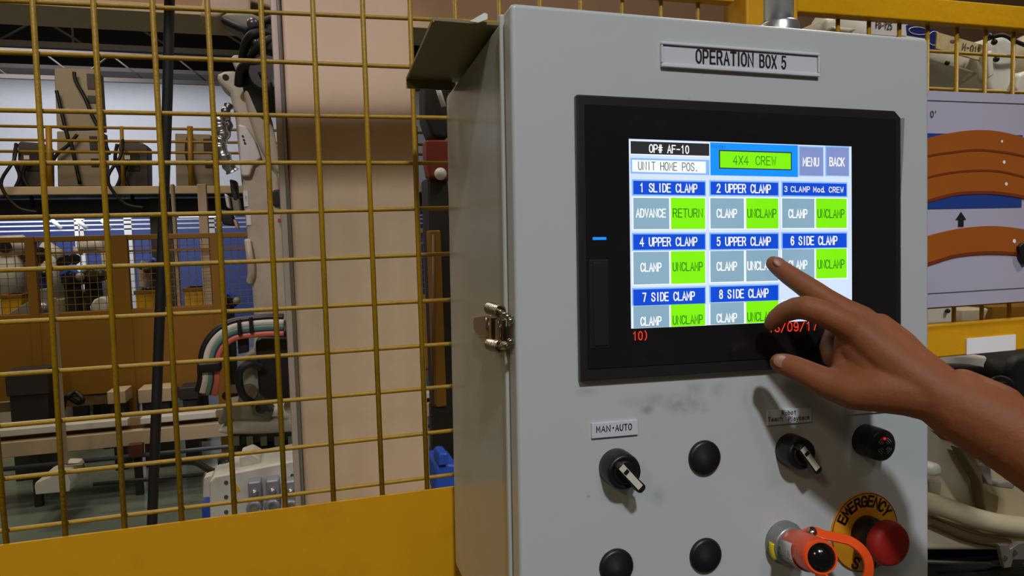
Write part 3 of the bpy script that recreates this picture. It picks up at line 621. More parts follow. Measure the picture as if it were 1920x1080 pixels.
for r in range(3):
    for k in range(3):
        if not hy[r][k]: continue
        x0, x1 = colx[k]; y0, y1 = hy[r][k]; nm = names[r][k]
        rect('heading_bar', x0 - 2.5, y0 - 3, x1 + 2, y1 + 2.5, e_rim, .0002); rect('heading_bar', x0, y0, x1, y1, e_hdr, .0004)
        w = (x1 - x0) * (.80 if r == 0 and k < 2 else (.93 if nm.startswith('3') else (.8 if 'UPPER' in nm else .73)))
        ztext(nm, (x0 + x1) / 2, (y0 + y1) / 2, w, 17 if not nm.startswith('3') else 11, e_txt, .022)
        a0, a1, b0_, b1 = keyx[k]; y0, y1 = ky[r][k]
        cut = r == 2
        for (s0, s1, t, on) in ((a0, a1, 'ADVANCE' if (r, k) == (0, 0) else 'CLAMP', False), (b0_, b1, 'RETURN' if (r, k) == (0, 0) else 'UNCLAMP', lit[r][k])):
            dy = -(s0 - 1187) * .018 * (1 if r else 0) + (0 if s0 == a0 else (-.8 if r else 0))
            dy = 0 if s0 == a0 else (-1.2 if r else 0) - (1.5 if r == 2 else 0)
            rect('touch_key', s0 - 1.8, y0 - 1.8 + dy, s1 + 1.8, y1 + dy + (0 if cut else 1.8), e_wht, .0002)
            rect('touch_key', s0, y0 + dy, s1, y1 + dy - (.3 if cut else 0), e_grn if on else e_gry, .0004)
            yc = (y0 + 28.5) + dy if not cut else y0 + 28 + dy
            hh = 17
            ztext(t, (s0 + s1) / 2, yc, (57 if t in ('ADVANCE', 'UNCLAMP', 'RETURN') else 40) * (.98 if k == 0 else .95 if k == 1 else .88), hh, e_dgr if on else e_txt, .010 if on else .024)
rect('touch_key', 1466, 562, 1502, 596, e_wht, .0002); rect('touch_key', 1468, 564, 1500, 596, e_gry, .0004)
ztext('10)', 1201, 629.5, 30, 17, e_red, .012)
ztext('18/09/17', 1487, 612.5, 92, 18, e_red, .012)
# led, media slot cover, peeled film
a, b = L(1105, 445.5), L(1130, 450.5)
cpart('power_lamp', MB().box((a.x, -BT_ - .0006, b.z), (b.x, -BT_, a.z)), emis('blue_led', (20, 130, 245), 1.2), parent=ts)
a, b = L(1098, 487), L(1137, 651)
cpart('media_slot', MB().box((a.x, -BT_ - .0007, b.z), (b.x, -BT_ + .001, a.z)), mat('slot_edge', (12, 12, 13), .5), .0006, ts)
cpart('slot_cover', MB().box((a.x + .003, -BT_ - .0014, b.z + .002), (b.x - .0015, -BT_ - .0002, a.z - .002)), bezm, .0006, ts)
f = [L(1680, 222), L(1693, 222), L(1690, 300), L(1683, 420), L(1680.5, 420)]
cpart('loose_film', MB().prism([(v.x, -.0004, v.z) for v in f], (0, -.0012, 0)), mat('grey_film', (132, 132, 134), .25, coat=.4), parent=ts)

# ================================================================ safety plug (orange) in its socket
sb = L(1469, 1015)
so = cpart('plug_socket', MB().lathe((sb.x, 0.0005, sb.z), (0, -1, 0), [(0, .0165), (.003, .0165), (.004, .0150), (.010, .0150), (.011, .0135), (.0115, .010)], 36), mat('grey_socket', (140, 142, 140), .35, .5))
cpart('yellow_mark', MB().tube([(sb.x + math.cos(a_) * .0142, -.0062, sb.z + math.sin(a_) * .0142) for a_ in [math.radians(168 + 5 * k) for k in range(11)]], .0030, 8), mat('yellow_mark_paint', (215, 180, 20), .4), parent=so)
spg = thing('safety_plug', 'orange barrel safety plug with pull strap and black end, in a cabinet socket', 'plug'); spg.matrix_world = BM @ Matrix.Translation(sb)
om = mat('plug_orange', (232, 78, 22), .35, var=.05, coat=.3)
A0 = Vector((.002, -.008, 0)); ax = (L(1542, 1046, .056) - sb); AE = ax
dirn = (AE - A0).normalized()
def gl(t): return A0 + dirn * t
LEN = (AE - A0).length
def gpart(name, mb, m, bevel=0, parent=None): return obj(name, mb, m, parent or spg, bevel)
gpart('metal_sleeve', MB().lathe(gl(.001), dirn, [(0, .0125), (.006, .0128), (.0065, .012)], 32), alu)
brl = gpart('barrel', MB().lathe(gl(.006), dirn, [(0, .0122), (.002, .0130), (LEN * .78, .0124), (LEN * .86, .0112)], 36), om)
gpart('end_knob', MB().lathe(gl(LEN * .80), dirn, [(0, .0100), (.003, .0113), (.006, .0113), (.009, .0100), (.0118, .0068), (.0132, .0028), (.0135, .0002)], 32), mat('knob_black_gloss', (16, 14, 14), .12, var=.1))
# paper label wrapped on the barrel, facing the reader
up = Vector((0, 0, 1)); up = (up - dirn * up.dot(dirn)).normalized(); sd = dirn.cross(up)
tocam = (BMI @ CAM - sb).normalized(); 
lv = []; 
q0 = (-Vector((1, 0, 0)) * .9 - Vector((0, 1, 0)) * .55); q0 = (q0 - dirn * q0.dot(dirn)).normalized(); q1 = dirn.cross(q0)
nA = 10; lfc = []
for i in range(nA + 1):
    an = math.radians(-40 + 125 * i / nA)
    for t in (.0070, .0300): lv.append(gl(t) + (q0 * math.cos(an) + q1 * math.sin(an)) * .01365)
for i in range(nA): lfc.append((2 * i, 2 * i + 1, 2 * i + 3, 2 * i + 2))
lb_ = MB().add(lv, lfc, True); lp = gpart('label', lb_, mat('worn_label', (170, 168, 166), .5, var=.1)); sol = lp.modifiers.new('s', 'SOLIDIFY'); sol.thickness = .0002
for (t, word, w) in ((.0100, 'SAFE PLUG', .019), (.0155, 'SPT-11', .013), (.0208, '10A', .007), (.0262, 'SAFETY 2 (D)', .019)):
    me = text_mesh(word, w, .0034, 0, .02)
    for v in me.vertices:
        an = math.radians(24) - v.co.x / .0135; tt = t - v.co.z
        v.co = gl(tt) + (q0 * math.cos(an) + q1 * math.sin(an)) * .0139
    me.update(); obj('lettering', me, ink, lp)
for (t, word, w) in ((LEN * .70, 'MAX', .006),):
    me = text_mesh(word, w, .0022, 0, .01)
    for v in me.vertices:
        an = math.radians(-20) - v.co.x / .0135; tt = t - v.co.z
        v.co = gl(tt) + (q0 * math.cos(an) + q1 * math.sin(an)) * .0128
    me.update(); obj('lettering', me, mat('pale_print', (220, 190, 150), .5), brl)
# strap: flat band from the screw, looping right and back to the underside
def LL(x, y, d): return L(x, y, d) - sb
path = [LL(1508, 1003, .020), LL(1524, 996, .024), LL(1545, 1003, .029), LL(1570, 1008, .033), LL(1593, 1014, .037), LL(1612, 1027, .041), LL(1625, 1045, .043), LL(1629, 1066, .044), LL(1622, 1090, .043), LL(1602, 1104, .040), LL(1572, 1101, .036), LL(1548, 1086, .030), LL(1534, 1072, .026)]
cp = catmull(path); band = []; fcs = []
view_ = (BMI @ CAM - sb).normalized()
for i, p in enumerate(cp):
    t = (cp[min(i + 1, len(cp) - 1)] - cp[max(i - 1, 0)]).normalized(); ww = t.cross(view_).normalized() * .75 + view_ * .6; ww = (ww - t * ww.dot(t)).normalized() * .0040; n2 = t.cross(ww).normalized() * .0009
    band += [p - ww - n2, p + ww - n2, p + ww + n2, p - ww + n2]
for i in range(len(cp) - 1):
    for k in range(4): fcs.append((4 * i + k, 4 * i + (k + 1) % 4, 4 * i + 4 + (k + 1) % 4, 4 * i + 4 + k))
fcs += [(3, 2, 1, 0), tuple(4 * (len(cp) - 1) + k for k in range(4))]
gpart('pull_strap', MB().add(band, fcs, False), om, .0004)
scw = LL(1523, 996, .027)
gpart('strap_screw', MB().lathe(scw, Vector((-.2, -.6, .75)), [(-.003, .0034), (0, .0036), (.0015, .0028), (.002, .0008)], 16), steel)

# ================================================================ the operator's hand and forearm
def HP_(x, y, d, r): return (L(x, y, d / 1000), r / 1000)
chains = [
 # outstretched finger
 [(1450, 494, 12.4, 5.7), (1461, 502, 15, 6.7), (1480, 516, 21, 7.5), (1502, 531, 28, 8.0), (1526, 548, 35, 8.7), (1547, 562, 41, 8.8), (1580, 583, 50, 9.6), (1614, 602, 58, 11)],
 # bent finger next to the thumb
 [(1446, 607, 24, 5.3), (1455, 596, 28, 6.4), (1472, 585, 34, 7.4), (1492, 578, 42, 8.0), (1512, 577, 50, 8.6), (1540, 586, 56, 9.0), (1575, 603, 62, 9.4), (1608, 622, 66, 11)],
 # third finger, curled behind
 [(1558, 672, 34, 6.2), (1553, 650, 25, 6.6), (1566, 622, 22, 7.4), (1610, 612, 38, 8.5), (1648, 614, 50, 10.5)],
 # little finger, curled behind
 [(1602, 694, 32, 5.4), (1597, 668, 22, 6.0), (1620, 646, 24, 6.8), (1672, 640, 46, 9.5)],
 # metacarpals
 [(1614, 602, 58, 10.5), (1650, 632, 70, 13), (1700, 680, 84, 15.5), (1752, 725, 98, 16.5)],
 [(1608, 622, 66, 11), (1650, 660, 76, 14.5), (1700, 700, 88, 16.5), (1752, 738, 100, 17.5)],
 [(1648, 614, 50, 10.5), (1684, 650, 66, 13), (1720, 692, 82, 14), (1752, 728, 95, 16)],
 [(1672, 640, 46, 9.5), (1700, 668, 60, 12), (1730, 705, 80, 13.5), (1756, 730, 92, 16)],
 # thumb
 [(1461, 680, 32, 6.8), (1471, 683, 34, 8.0), (1490, 690, 40, 8.8), (1512, 700, 47, 9.4), (1530, 709, 52, 10.1), (1560, 722, 60, 10.8), (1600, 732, 70, 13.2), (1650, 730, 80, 15.6), (1700, 734, 90, 16.2), (1752, 742, 99, 17.5)],
 # palm fill and web
 [(1600, 650, 62, 10), (1640, 690, 72, 15), (1700, 710, 86, 17)],
 [(1585, 695, 60, 9), (1620, 700, 68, 13), (1660, 710, 78, 16)],
 [(1588, 640, 58, 8.5), (1584, 668, 57, 8.0), (1582, 700, 58, 9)],
 # wrist and forearm
 [(1752, 737, 99, 18.5), (1775, 751, 103, 20), (1800, 765, 108, 21.8), (1835, 783, 114, 23.0), (1875, 806, 122, 23.6), (1920, 832, 130, 24.6), (2000, 876, 146, 27.5), (2120, 940, 168, 32), (2280, 1020, 196, 37), (2450, 1105, 220, 38)],
 [(1805, 722, 96, 11), (1830, 738, 100, 13), (1870, 768, 112, 17)],
]
mbh = MB()
for chn in chains:
    pts = [HP_(*q) for q in chn]
    for i in range(len(pts) - 1):
        (p, r), (p2, r2) = pts[i], pts[i + 1]
        n = max(2, int((p2 - p).length / (min(r, r2) * .22)))
        for k in range(n + (1 if i == len(pts) - 2 else 0)):
            t = k / n; mbh.ball(p.lerp(p2, t), r + (r2 - r) * t, 14, 9)
ph = thing('person', 'bare brown right hand and forearm reaching in, one finger pressing the touch screen', 'person'); 
ph.matrix_world = BM @ Matrix.Translation(L(2280, 1020, .196))
tmp = obj('tmp', mbh, None); rm = tmp.modifiers.new('r', 'REMESH'); rm.mode = 'VOXEL'; rm.voxel_size = .0011; rm.use_smooth_shade = True
sm = tmp.modifiers.new('s', 'SMOOTH'); sm.factor = .5; sm.iterations = 14
dg = bpy.context.evaluated_depsgraph_get(); hm = bpy.data.meshes.new_from_object(tmp.evaluated_get(dg)); bpy.data.objects.remove(tmp)
hm.name = 'arm'; off = L(2280, 1020, .196)
for v in hm.vertices: v.co -= off
hm.polygons.foreach_set('use_smooth', [True] * len(hm.polygons))
skin = mat('skin', (134, 76, 44), .6, var=.14, vscale=22, bump=.12, bscale=420, dirt=(112, 66, 44), dirt_amt=.5, dirt_scale=28, sss=.10)
hm.materials.clear(); hm.materials.append(skin)
obj('arm', hm, None, ph)
nailm = mat('nail', (138, 88, 66), .45, var=.06)
def nail(x, y, d, tx, ty, td, w, l, nrm_px, dd):
    c = L(x, y, d) - off; t = (L(tx, ty, td) - L(x, y, d)).normalized()
    n = (BMI @ CAM - L(x, y, d)); n = n.normalized() + Vector(nrm_px); n = (n - t * n.dot(t)).normalized(); s = t.cross(n)
    rot = Matrix((s, t, n)).transposed()
    o = obj('fingernail', MB().ball(c + n * dd, 1, 18, 12, (w, l, .0011), rot), nailm, ph); return o
nail(1456, 499, .0135, 1440, 488, .010, .0042, .0052, (-.1, 0, 1.0), .0060)
nail(1463, 679, .033, 1448, 674, .030, .0050, .0058, (-.15, 0, .25), .0055)

# ================================================================ background helpers
def pbox(x0, y0, x1, y1, Y, th): 
    a, b = P(x0, y0, Y), P(x1, y1, Y); return MB().box((a.x, Y, b.z), (b.x, Y + th, a.z))
def pprism(pts, Y, th): return MB().prism([P(x, y, Y) for x, y in pts], (0, th, 0))
def ppath(pts, r, n=5, seg=10):   # pts: (x, y, Y)
    return MB().tube(catmull([P(*q) for q in pts], n), r, seg)
def at(x, y, Y): return P(x, y, Y)
# ---- black hose hanging just behind the fence
a, b = P(318, 0, 1.22), P(285, 985, 1.22); d = (b - a) / (a.z - b.z)
tag(obj('hanging_cable', MB().tube([a - d * 1.6, a, P(314, 180, 1.222), P(303, 500, 1.219), b, b + d * (b.z - .01)], .0078, 14), rubber), 'thick black cable hanging straight down just behind the left mesh fence', 'cable')

# ---- near welding robot beside the pillar
RY = 2.7
base = P(500, 960, RY); base.z = 0; base.y = RY + .2
rb = thing('industrial_robot', 'large cream industrial robot arm with black motors, half hidden by the beige pillar', 'robot', base)
part('base', MB().cyl((base.x, base.y, 0.0), (base.x, base.y, P(500, 905, RY).z), .26, .24, 32), cream, rb, .01)
part('turntable', MB().lathe((base.x, base.y, P(500, 838, RY).z), (0, 0, 1), [(-.09, .13), (-.02, .13), (0, .12), (.02, .1)], 36), dark, rb)
part('shoulder_casting', MB().prism([P(*q, RY) for q in ((405, 812), (425, 795), (440, 783), (470, 780), (500, 786), (548, 785), (562, 800), (562, 818), (430, 817))], (0, .34, 0)), white, rb, .02, seg=3)
cb_ = part('comb_shadow_strip', MB().box((P(432, 820, RY - .01).x, RY - .01, P(432, 834, RY).z), (P(560, 820, RY).x, RY + .3, P(432, 820, RY).z)), dark, rb)  # dark strip and bars imitate the comb-like shadow under the casting
for x_ in range(436, 545, 26): part('comb_shadow_bar', pbox(x_, 820, x_ + 13, 835, RY - .022, .02), mat('greenish_grey', (120, 126, 104), .5), rb, parent=cb_)
arm = part('lower_arm', pprism([(404, 147), (408, 138), (420, 132), (436, 131), (452, 137), (462, 150), (500, 200), (514, 280), (524, 360), (532, 440), (538, 520), (542, 580), (560, 640), (562, 700), (470, 700), (478, 620), (474, 560), (466, 470), (456, 380), (448, 300), (441, 225), (430, 172), (416, 160)], RY, .16), cream, rb, .018, seg=3)
part('arm_cover', pprism([(446, 232), (462, 236), (478, 262), (490, 296), (476, 306), (468, 330), (452, 330)], RY - .03, .04), white, rb, .008, arm)
part('pivot_hole', MB().cyl(P(423, 145, RY - .004), P(423, 145, RY + .01), .011, seg=20), dark, rb, parent=arm)
for (x_, y_) in ((455, 255), (457, 262), (459, 268)): part('bolt', MB().cyl(P(x_, y_, RY - .036), P(x_, y_, RY - .028), .0035, seg=8), dark, rb, parent=arm)
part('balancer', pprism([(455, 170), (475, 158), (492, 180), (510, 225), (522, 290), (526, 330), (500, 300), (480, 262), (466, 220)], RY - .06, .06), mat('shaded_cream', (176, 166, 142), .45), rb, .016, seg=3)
part('arm_hatch', pprism([(508, 362), (514, 356), (536, 354), (536, 386), (514, 387), (509, 380)], RY - .012, .03), black, rb, .004)
part('warning_sticker', pbox(521, 410, 536, 415, RY - .004, .005), mat('red_sticker', (190, 40, 30), .5), rb)
for (x_, y_, c_) in ((457, 375, 0), (462, 410, 1)): part('sticker', pbox(x_ - 1, y_ - 17, x_ + 9, y_ + 12, RY - .003, .004), paper, rb)
lettering('!', P(461, 372, RY - .0045) - rb.location, .006, .02, ink, rb)
# elbow with motors and cable loom
part('elbow_motor', MB().cyl(P(480, 175, RY - .1), P(555, 160, RY - .02), .085, seg=24), black, rb, .006)
part('elbow_motor', MB().cyl(P(498, 135, RY - .16), P(518, 152, RY - .02), .06, seg=24), black, rb, .006)
part('motor_label', pbox(513, 148, 521, 160, RY - .17, .004), mat('white_sticker_small', (200, 205, 215), .5), rb)
part('elbow_body', pprism([(455, 95), (480, 60), (520, 30), (560, 20), (560, 200), (530, 210), (500, 170), (470, 150)], RY + .02, .2), rubber, rb, .02)
part('elbow_housing', pprism([(432, 108), (438, 102), (452, 103), (466, 112), (470, 130), (455, 134), (440, 126)], RY - .05, .08), cream, rb, .01)
part('elbow_housing', pprism([(500, 112), (512, 118), (512, 130), (500, 134), (490, 124)], RY - .08, .05), cream, rb, .008)
part('upper_arm', pprism([(372, 30), (378, 8), (384, -30), (560, -60), (560, 28), (520, 20), (470, 2), (470, 22), (420, 24), (410, 32)], RY + .02, .22), beige, rb, .012)
part('upper_arm_cover', pprism([(410, 30), (425, 22), (470, 23), (500, 34), (478, 60), (462, 62), (440, 48)], RY + .0, .16), mat('green_grey_casting', (120, 122, 96), .5), rb, .015)
for i, pth in enumerate((((462, 62, RY - .05), (478, 50, RY - .1), (500, 38, RY - .12), (530, 30, RY - .1)), ((455, 110, RY - .05), (462, 80, RY - .12), (480, 62, RY - .16), (520, 66, RY - .1)), ((470, 105, RY - .12), (490, 84, RY - .18), (512, 74, RY - .15), (530, 110, RY - .1)), ((448, 160, RY - .06), (452, 130, RY - .1), (470, 118, RY - .14), (505, 122, RY - .14)), ((420, 38, RY), (450, 52, RY - .05), (478, 58, RY - .05)))):
    part('cable', ppath(pth, .013 + .003 * (i % 2)), rubber, rb)
for (x_, y_, rr) in ((474, 44, .02), (504, 84, .022), (480, 78, .012), (468, 66, .01)): part('cable_gland', MB().ball(P(x_, y_, RY - .15), rr, 12, 8), mat('grey_gland', (96, 96, 100), .3, .5), rb)
# foil wrapped dress hose
fo = mat('crumpled_foil', (200, 204, 212), .25, 1.0, var=.2, vscale=30, bump=1.0, bscale=40)
def wavy(pts, r, m, name='foil_hose'):
    c = catmull([P(*q) for q in pts], 8); rs = [r * (1 + .14 * math.sin(i * 1.3) + .08 * random.random()) for i in range(len(c))]
    part(name, MB().tube(c, rs, 12), m, rb)
wavy(((418, 218, RY - .04), (412, 232, RY - .05), (418, 252, RY - .05), (412, 272, RY - .05), (424, 300, RY - .05), (436, 322, RY - .04)), .021, fo)
wavy(((430, 196, RY - .02), (422, 214, RY - .03), (428, 236, RY - .03), (420, 262, RY - .03)), .014, mat('dark_foil', (120, 122, 128), .3, .9, bump=.8, bscale=40))
for (q0_, q1_, m_) in (((430, 335), (448, 380), black), ((420, 362), (432, 392), white), ((433, 368), (452, 402), mat('green_grey_casting', (0, 0, 0))), ((412, 392), (440, 424), black), ((436, 410), (448, 430), cream)):
    part('valve_block', pprism([(q0_[0], q0_[1]), (q1_[0] - 4, q0_[1] + 4), (q1_[0], q1_[1]), (q0_[0] + 5, q1_[1] - 3)], RY + .06, .06), m_, rb, .006)
part('hose_end', ppath(((464, 450, RY - .01), (468, 480, RY - .03), (471, 510, RY - .02), (468, 530, RY)), .012), cream, rb)
# base motor and the striped loom
part('base_motor', pprism([(478, 640), (490, 632), (560, 632), (560, 752), (500, 752), (485, 738)], RY - .14, .16), black, rb, .012)
part('motor_cap', MB().lathe(P(523, 622, RY - .06), (0, -.2, 1), [(-.02, .06), (.01, .058), (.03, .045), (.035, .0)], 24), dark, rb)
part('axis_housing', pprism([(450, 680), (470, 660), (492, 668), (492, 760), (515, 775), (500, 790), (432, 790), (410, 800), (408, 790), (420, 760), (446, 755)], RY - .02, .14), mat('grey_green_casting', (136, 138, 118), .45), rb, .012)
for (x_, y_, rr, m_) in ((466, 735, .03, steel), (490, 765, .02, dark), (425, 742, .016, black), (545, 762, .025, cream)): part('axis_hub', MB().cyl(P(x_, y_, RY - .06), P(x_, y_, RY), rr, seg=18), m_, rb)
part('motor_cable', ppath(((490, 690, RY - .17), (470, 682, RY - .19), (452, 692, RY - .19), (448, 712, RY - .17), (455, 740, RY - .15), (475, 756, RY - .1)), .0125), rubber, rb)
loomc = [('loom_black', (20, 20, 22)), ('loom_white', (214, 212, 200)), ('loom_green', (96, 140, 120)), ('loom_navy', (40, 50, 90)), ('loom_salmon', (206, 110, 84))]
core = [(532, 612), (505, 612), (470, 615), (440, 620), (416, 634), (400, 656), (394, 685), (394, 712), (388, 738)]
def off_path(pts, o):
    out = []
    for i, (x, y) in enumerate(pts):
        x0_, y0_ = pts[max(i - 1, 0)]; x1_, y1_ = pts[min(i + 1, len(pts) - 1)]; dx, dy = x1_ - x0_, y1_ - y0_; l = math.hypot(dx, dy); out.append((x + dy / l * o, y - dx / l * o))
    return out
for i, (nm, cc_) in enumerate(loomc):
    o_ = [-17, -9, 0, 6, 12.5][i]
    pth = off_path(core, o_); m_ = mat(nm, cc_, .4)
    part('loom_cable', MB().tube(catmull([P(x, y, RY - .22) for x, y in pth], 6), [.0125, .014, .0115, .009, .011][i], 10), m_, rb)
for (x_, y_) in ((448, 608), (470, 604)): part('cable_tie', pprism([(x_ - 4, y_ - 9), (x_ + 3, y_ - 10), (x_ + 5, y_ + 20), (x_ - 2, y_ + 22)], RY - .245, .03), black, rb, .003)
part('loom_clamp', pprism([(370, 682), (413, 678), (414, 697), (371, 701)], RY - .25, .05), black, rb, .006)
part('loom_bracket', pprism([(443, 605), (465, 602), (466, 660), (447, 664)], RY - .19, .03), black, rb, .003)
# connector box at the foot of the robot
cbx = part('connector_box', pprism([(392, 904), (402, 894), (560, 862), (560, 985), (394, 985)], RY - .35, .22), white, rb, .006)
part('box_lid', pprism([(448, 858), (470, 850), (488, 860), (488, 880), (452, 886)], RY - .3, .12), white, rb, .006)
part('box_bracket', pprism([(382, 896), (398, 890), (398, 932), (380, 934)], RY - .33, .05), white, rb, .004)
part('blue_foot', pbox(378, 948, 396, 990, RY - .3, .1), bluem, rb)
for (x_, y_) in ((477, 930), (511, 927), (545, 928)):
    c_ = part('connector', pprism([(x_ - 13, y_ - 24), (x_ + 12, y_ - 28), (x_ + 14, y_ + 12), (x_ - 11, y_ + 16)], RY - .40, .06), mat('connector_grey', (150, 150, 164), .35, .3), rb, .006)
    part('connector_ring', MB().tube([P(x_ + math.cos(t) * 11, y_ + 24 + math.sin(t) * 11, RY - .40) for t in [math.pi * 2 * k / 20 for k in range(21)]], .008, 8), mat('connector_grey', (0, 0, 0)), rb, parent=c_)
    part('connector_key', MB().ball(P(x_, y_ - 6, RY - .41), .011, 10, 7), alu, rb, parent=c_)
tri = part('warning_triangle', pprism([(436, 922), (443, 907), (451, 922)], RY - .352, .003), mat('warning_yellow', (222, 180, 30), .5), rb, parent=cbx)
for (x_, y_) in ((424, 905), (424, 932), (424, 960), (484, 898), (548, 892)): part('screw_hole', MB().cyl(P(x_, y_, RY - .353), P(x_, y_, RY - .345), .0065, seg=10), dark, rb, parent=cbx)
part('cable_plug', MB().cyl(P(420, 860, RY - .2), P(420, 890, RY - .2), .02, seg=12), black, rb)
part('cable_plug', MB().cyl(P(392, 898, RY - .28), P(450, 890, RY - .26), .014, seg=12), black, rb)
part('floor_hose', ppath(((300, 872, RY + .6), (360, 866, RY + .3), (400, 884, RY), (440, 880, RY - .1)), .012), rubber, rb)

# ---- slim cream post with a splayed foot
CY = 4.5
p0 = P(112, 905, CY); p0.z = 0
cp_ = thing('guard_post', 'slim cream post on a splayed steel foot, standing on the green floor', 'post', p0)
part('shaft', pbox(91, 560, 121, 885, CY, .08), beige, cp_, .005)
part('foot', pprism([(64, 912), (66, 905), (92, 895), (100, 888), (124, 888), (132, 903), (130, 922), (66, 928)], CY - .12, .3), white, cp_, .006)
part('gusset', pprism([(118, 872), (155, 870), (158, 878), (134, 892), (124, 898)], CY, .03), steel, cp_, .003)
# ---- conveyor of cream rails
KY = 4.75
kz = lambda y: P(100, y, KY).z
cv = thing('conveyor', 'long low conveyor frame of cream and white rails in front of the ochre fence', 'conveyor', (-2, KY, 0))
x0_, x1_ = P(-80, 800, KY).x, P(900, 800, KY).x
part('lower_beam', MB().box((x0_, KY, kz(850)), (x1_, KY + .06, kz(822))), beige, cv, .004)
part('upper_rail', MB().box((x0_, KY + .35, P(100, 797, KY + .35).z), (x1_, KY + .39, P(100, 787, KY + .35).z)), white, cv, .004)
for (s0, s1) in ((-80, 238), (262, 405), (425, 900)): part('side_rail', MB().box((P(s0, 800, KY).x, KY + .02, kz(812)), (P(s1, 800, KY).x, KY + .09, kz(800))), white, cv, .004)
part('roller_bed', MB().box((x0_, KY + .1, kz(835)), (x1_, KY + .33, kz(818))), brown, cv)
for k in range(12): part('leg', MB().box((x0_ + .35 + k * .55, KY + .02, 0), (x0_ + .39 + k * .55, KY + .06, kz(850))), dark, cv)
for z_ in (868, 884): part('air_line', MB().cyl((x0_, KY - .03, kz(z_)), (x1_, KY - .03, kz(z_)), .014, seg=8), mat('line_grey', (84, 88, 98), .35, .5), cv)
part('sensor_box', pbox(239, 835, 268, 856, KY - .05, .05), mat('dark_red_box', (84, 40, 22), .6), cv, .004)
part('air_line', MB().cyl(P(175, 908, KY - .3), P(390, 889, KY - .3), .012, seg=8), dark, cv)
# ---- far ochre fence
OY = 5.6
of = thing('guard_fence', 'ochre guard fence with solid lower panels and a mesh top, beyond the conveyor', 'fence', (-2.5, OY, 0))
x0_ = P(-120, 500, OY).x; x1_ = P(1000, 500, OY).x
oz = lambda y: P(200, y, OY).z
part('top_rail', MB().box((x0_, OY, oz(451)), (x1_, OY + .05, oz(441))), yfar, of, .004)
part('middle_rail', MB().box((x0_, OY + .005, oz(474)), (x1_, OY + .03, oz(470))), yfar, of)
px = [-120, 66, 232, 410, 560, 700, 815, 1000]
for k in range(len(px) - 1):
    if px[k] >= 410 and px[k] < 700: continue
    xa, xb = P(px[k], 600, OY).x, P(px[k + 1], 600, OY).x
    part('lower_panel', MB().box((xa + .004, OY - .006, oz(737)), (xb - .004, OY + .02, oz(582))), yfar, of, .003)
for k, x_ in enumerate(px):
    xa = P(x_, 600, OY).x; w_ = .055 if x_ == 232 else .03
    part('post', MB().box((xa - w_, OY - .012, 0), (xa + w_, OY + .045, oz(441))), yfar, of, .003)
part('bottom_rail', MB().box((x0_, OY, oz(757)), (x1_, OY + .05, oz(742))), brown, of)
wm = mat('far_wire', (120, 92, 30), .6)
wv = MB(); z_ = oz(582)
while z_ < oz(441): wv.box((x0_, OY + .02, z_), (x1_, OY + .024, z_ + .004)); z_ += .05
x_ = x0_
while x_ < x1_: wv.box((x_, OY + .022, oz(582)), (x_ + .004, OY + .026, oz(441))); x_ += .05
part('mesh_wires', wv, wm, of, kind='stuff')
# tall cream plates behind it
for (a_, b_) in ((319, 339), (369, 399)):
    o = pbox(a_, 345, b_, 578, OY + .35, .06); t = thing('tall_panel', ('wider' if a_ == 369 else 'narrower') + ' tall cream panel standing behind the ochre fence', 'panel', P((a_ + b_) / 2, 578, OY + .35))
    part('plate', o, beige, t, .004); part('stand', MB().box((P(a_, 0, OY + .35).x, OY + .36, 0), (P(b_, 0, OY + .35).x, OY + .4, P(a_, 578, OY + .35).z)), dark, t)
# boxes stored under/behind the fence bottom
for (q, m_, lb_) in (((8, 697, 92, 738), dark, 'dark blue-black crate under the ochre fence, at far left'), ((200, 735, 236, 756), beige, 'small cream box under the ochre fence, left of the wider one'), ((258, 731, 322, 752), beige, 'wider cream box under the ochre fence'), ((335, 728, 372, 748), dark, 'dark motor under the ochre fence beside the wider cream box')):
    t = thing('storage_box', lb_, 'box', (P((q[0] + q[2]) / 2, 0, OY - .25).x, OY - .15, 0))
    part('box', pbox(*q, OY - .25, .2), m_, t, .006); w0, w1 = P(q[0] + 6, q[3], OY - .25), P(q[2] - 6, q[3], OY - .25)
    part('stand', MB().box((w0.x, OY - .22, 0), (w1.x, OY - .08, w0.z)), dark, t)
tag(obj('coiled_hose', ppath(((113, 808, OY - .1), (120, 755, OY - .1), (128, 742, OY - .14), (142, 736, OY - .1), (155, 748, OY - .15), (148, 756, OY - .1), (130, 746, OY - .12)), .016), rubber), 'black hose coil lying behind the slim cream post', 'hose')
# ---- mezzanine
MY = 7.8; mz = lambda y: P(200, y, MY).z
mzn = thing('mezzanine', 'raised steel platform across the cell with cream edge beam and yellow guard rail', 'platform', (-4, MY, 0))
x0_, x1_ = P(-150, 300, MY).x, P(1000, 300, MY).x
part('edge_beam', MB().box((x0_, MY, mz(364)), (x1_, MY + .1, mz(349))), beige, mzn, .005)
part('deck', MB().box((x0_, MY + .1, mz(362)), (x1_, MY + 2.4, mz(355))), dark, mzn)
part('under_girder', MB().box((x0_, MY + .4, mz(402)), (x1_, MY + .7, mz(368))), mat('dark_girder', (70, 68, 70), .6), mzn)
for x_ in (-140, 243, 262, 640, 990): part('column', MB().box((P(x_, 0, MY).x, MY + .3, 0), (P(x_, 0, MY).x + .12, MY + .42, mz(368))), mat('dark_girder', (0, 0, 0)), mzn, .004)
yr = mat('guard_rail_yellow', (150, 112, 24), .5)
for y_ in (238, 263, 284): part('guard_rail', MB().cyl((x0_, MY + .05, mz(y_)), (x1_, MY + .05, mz(y_)), .014, seg=8), yr, mzn)
for x_ in (-60, 91, 228, 356, 500, 640, 780): part('rail_post', MB().cyl(P(x_, 237, MY + .05), P(x_ + 3, 350, MY + .05), .028 if x_ in (91, 356) else .018, seg=8), yr, mzn)
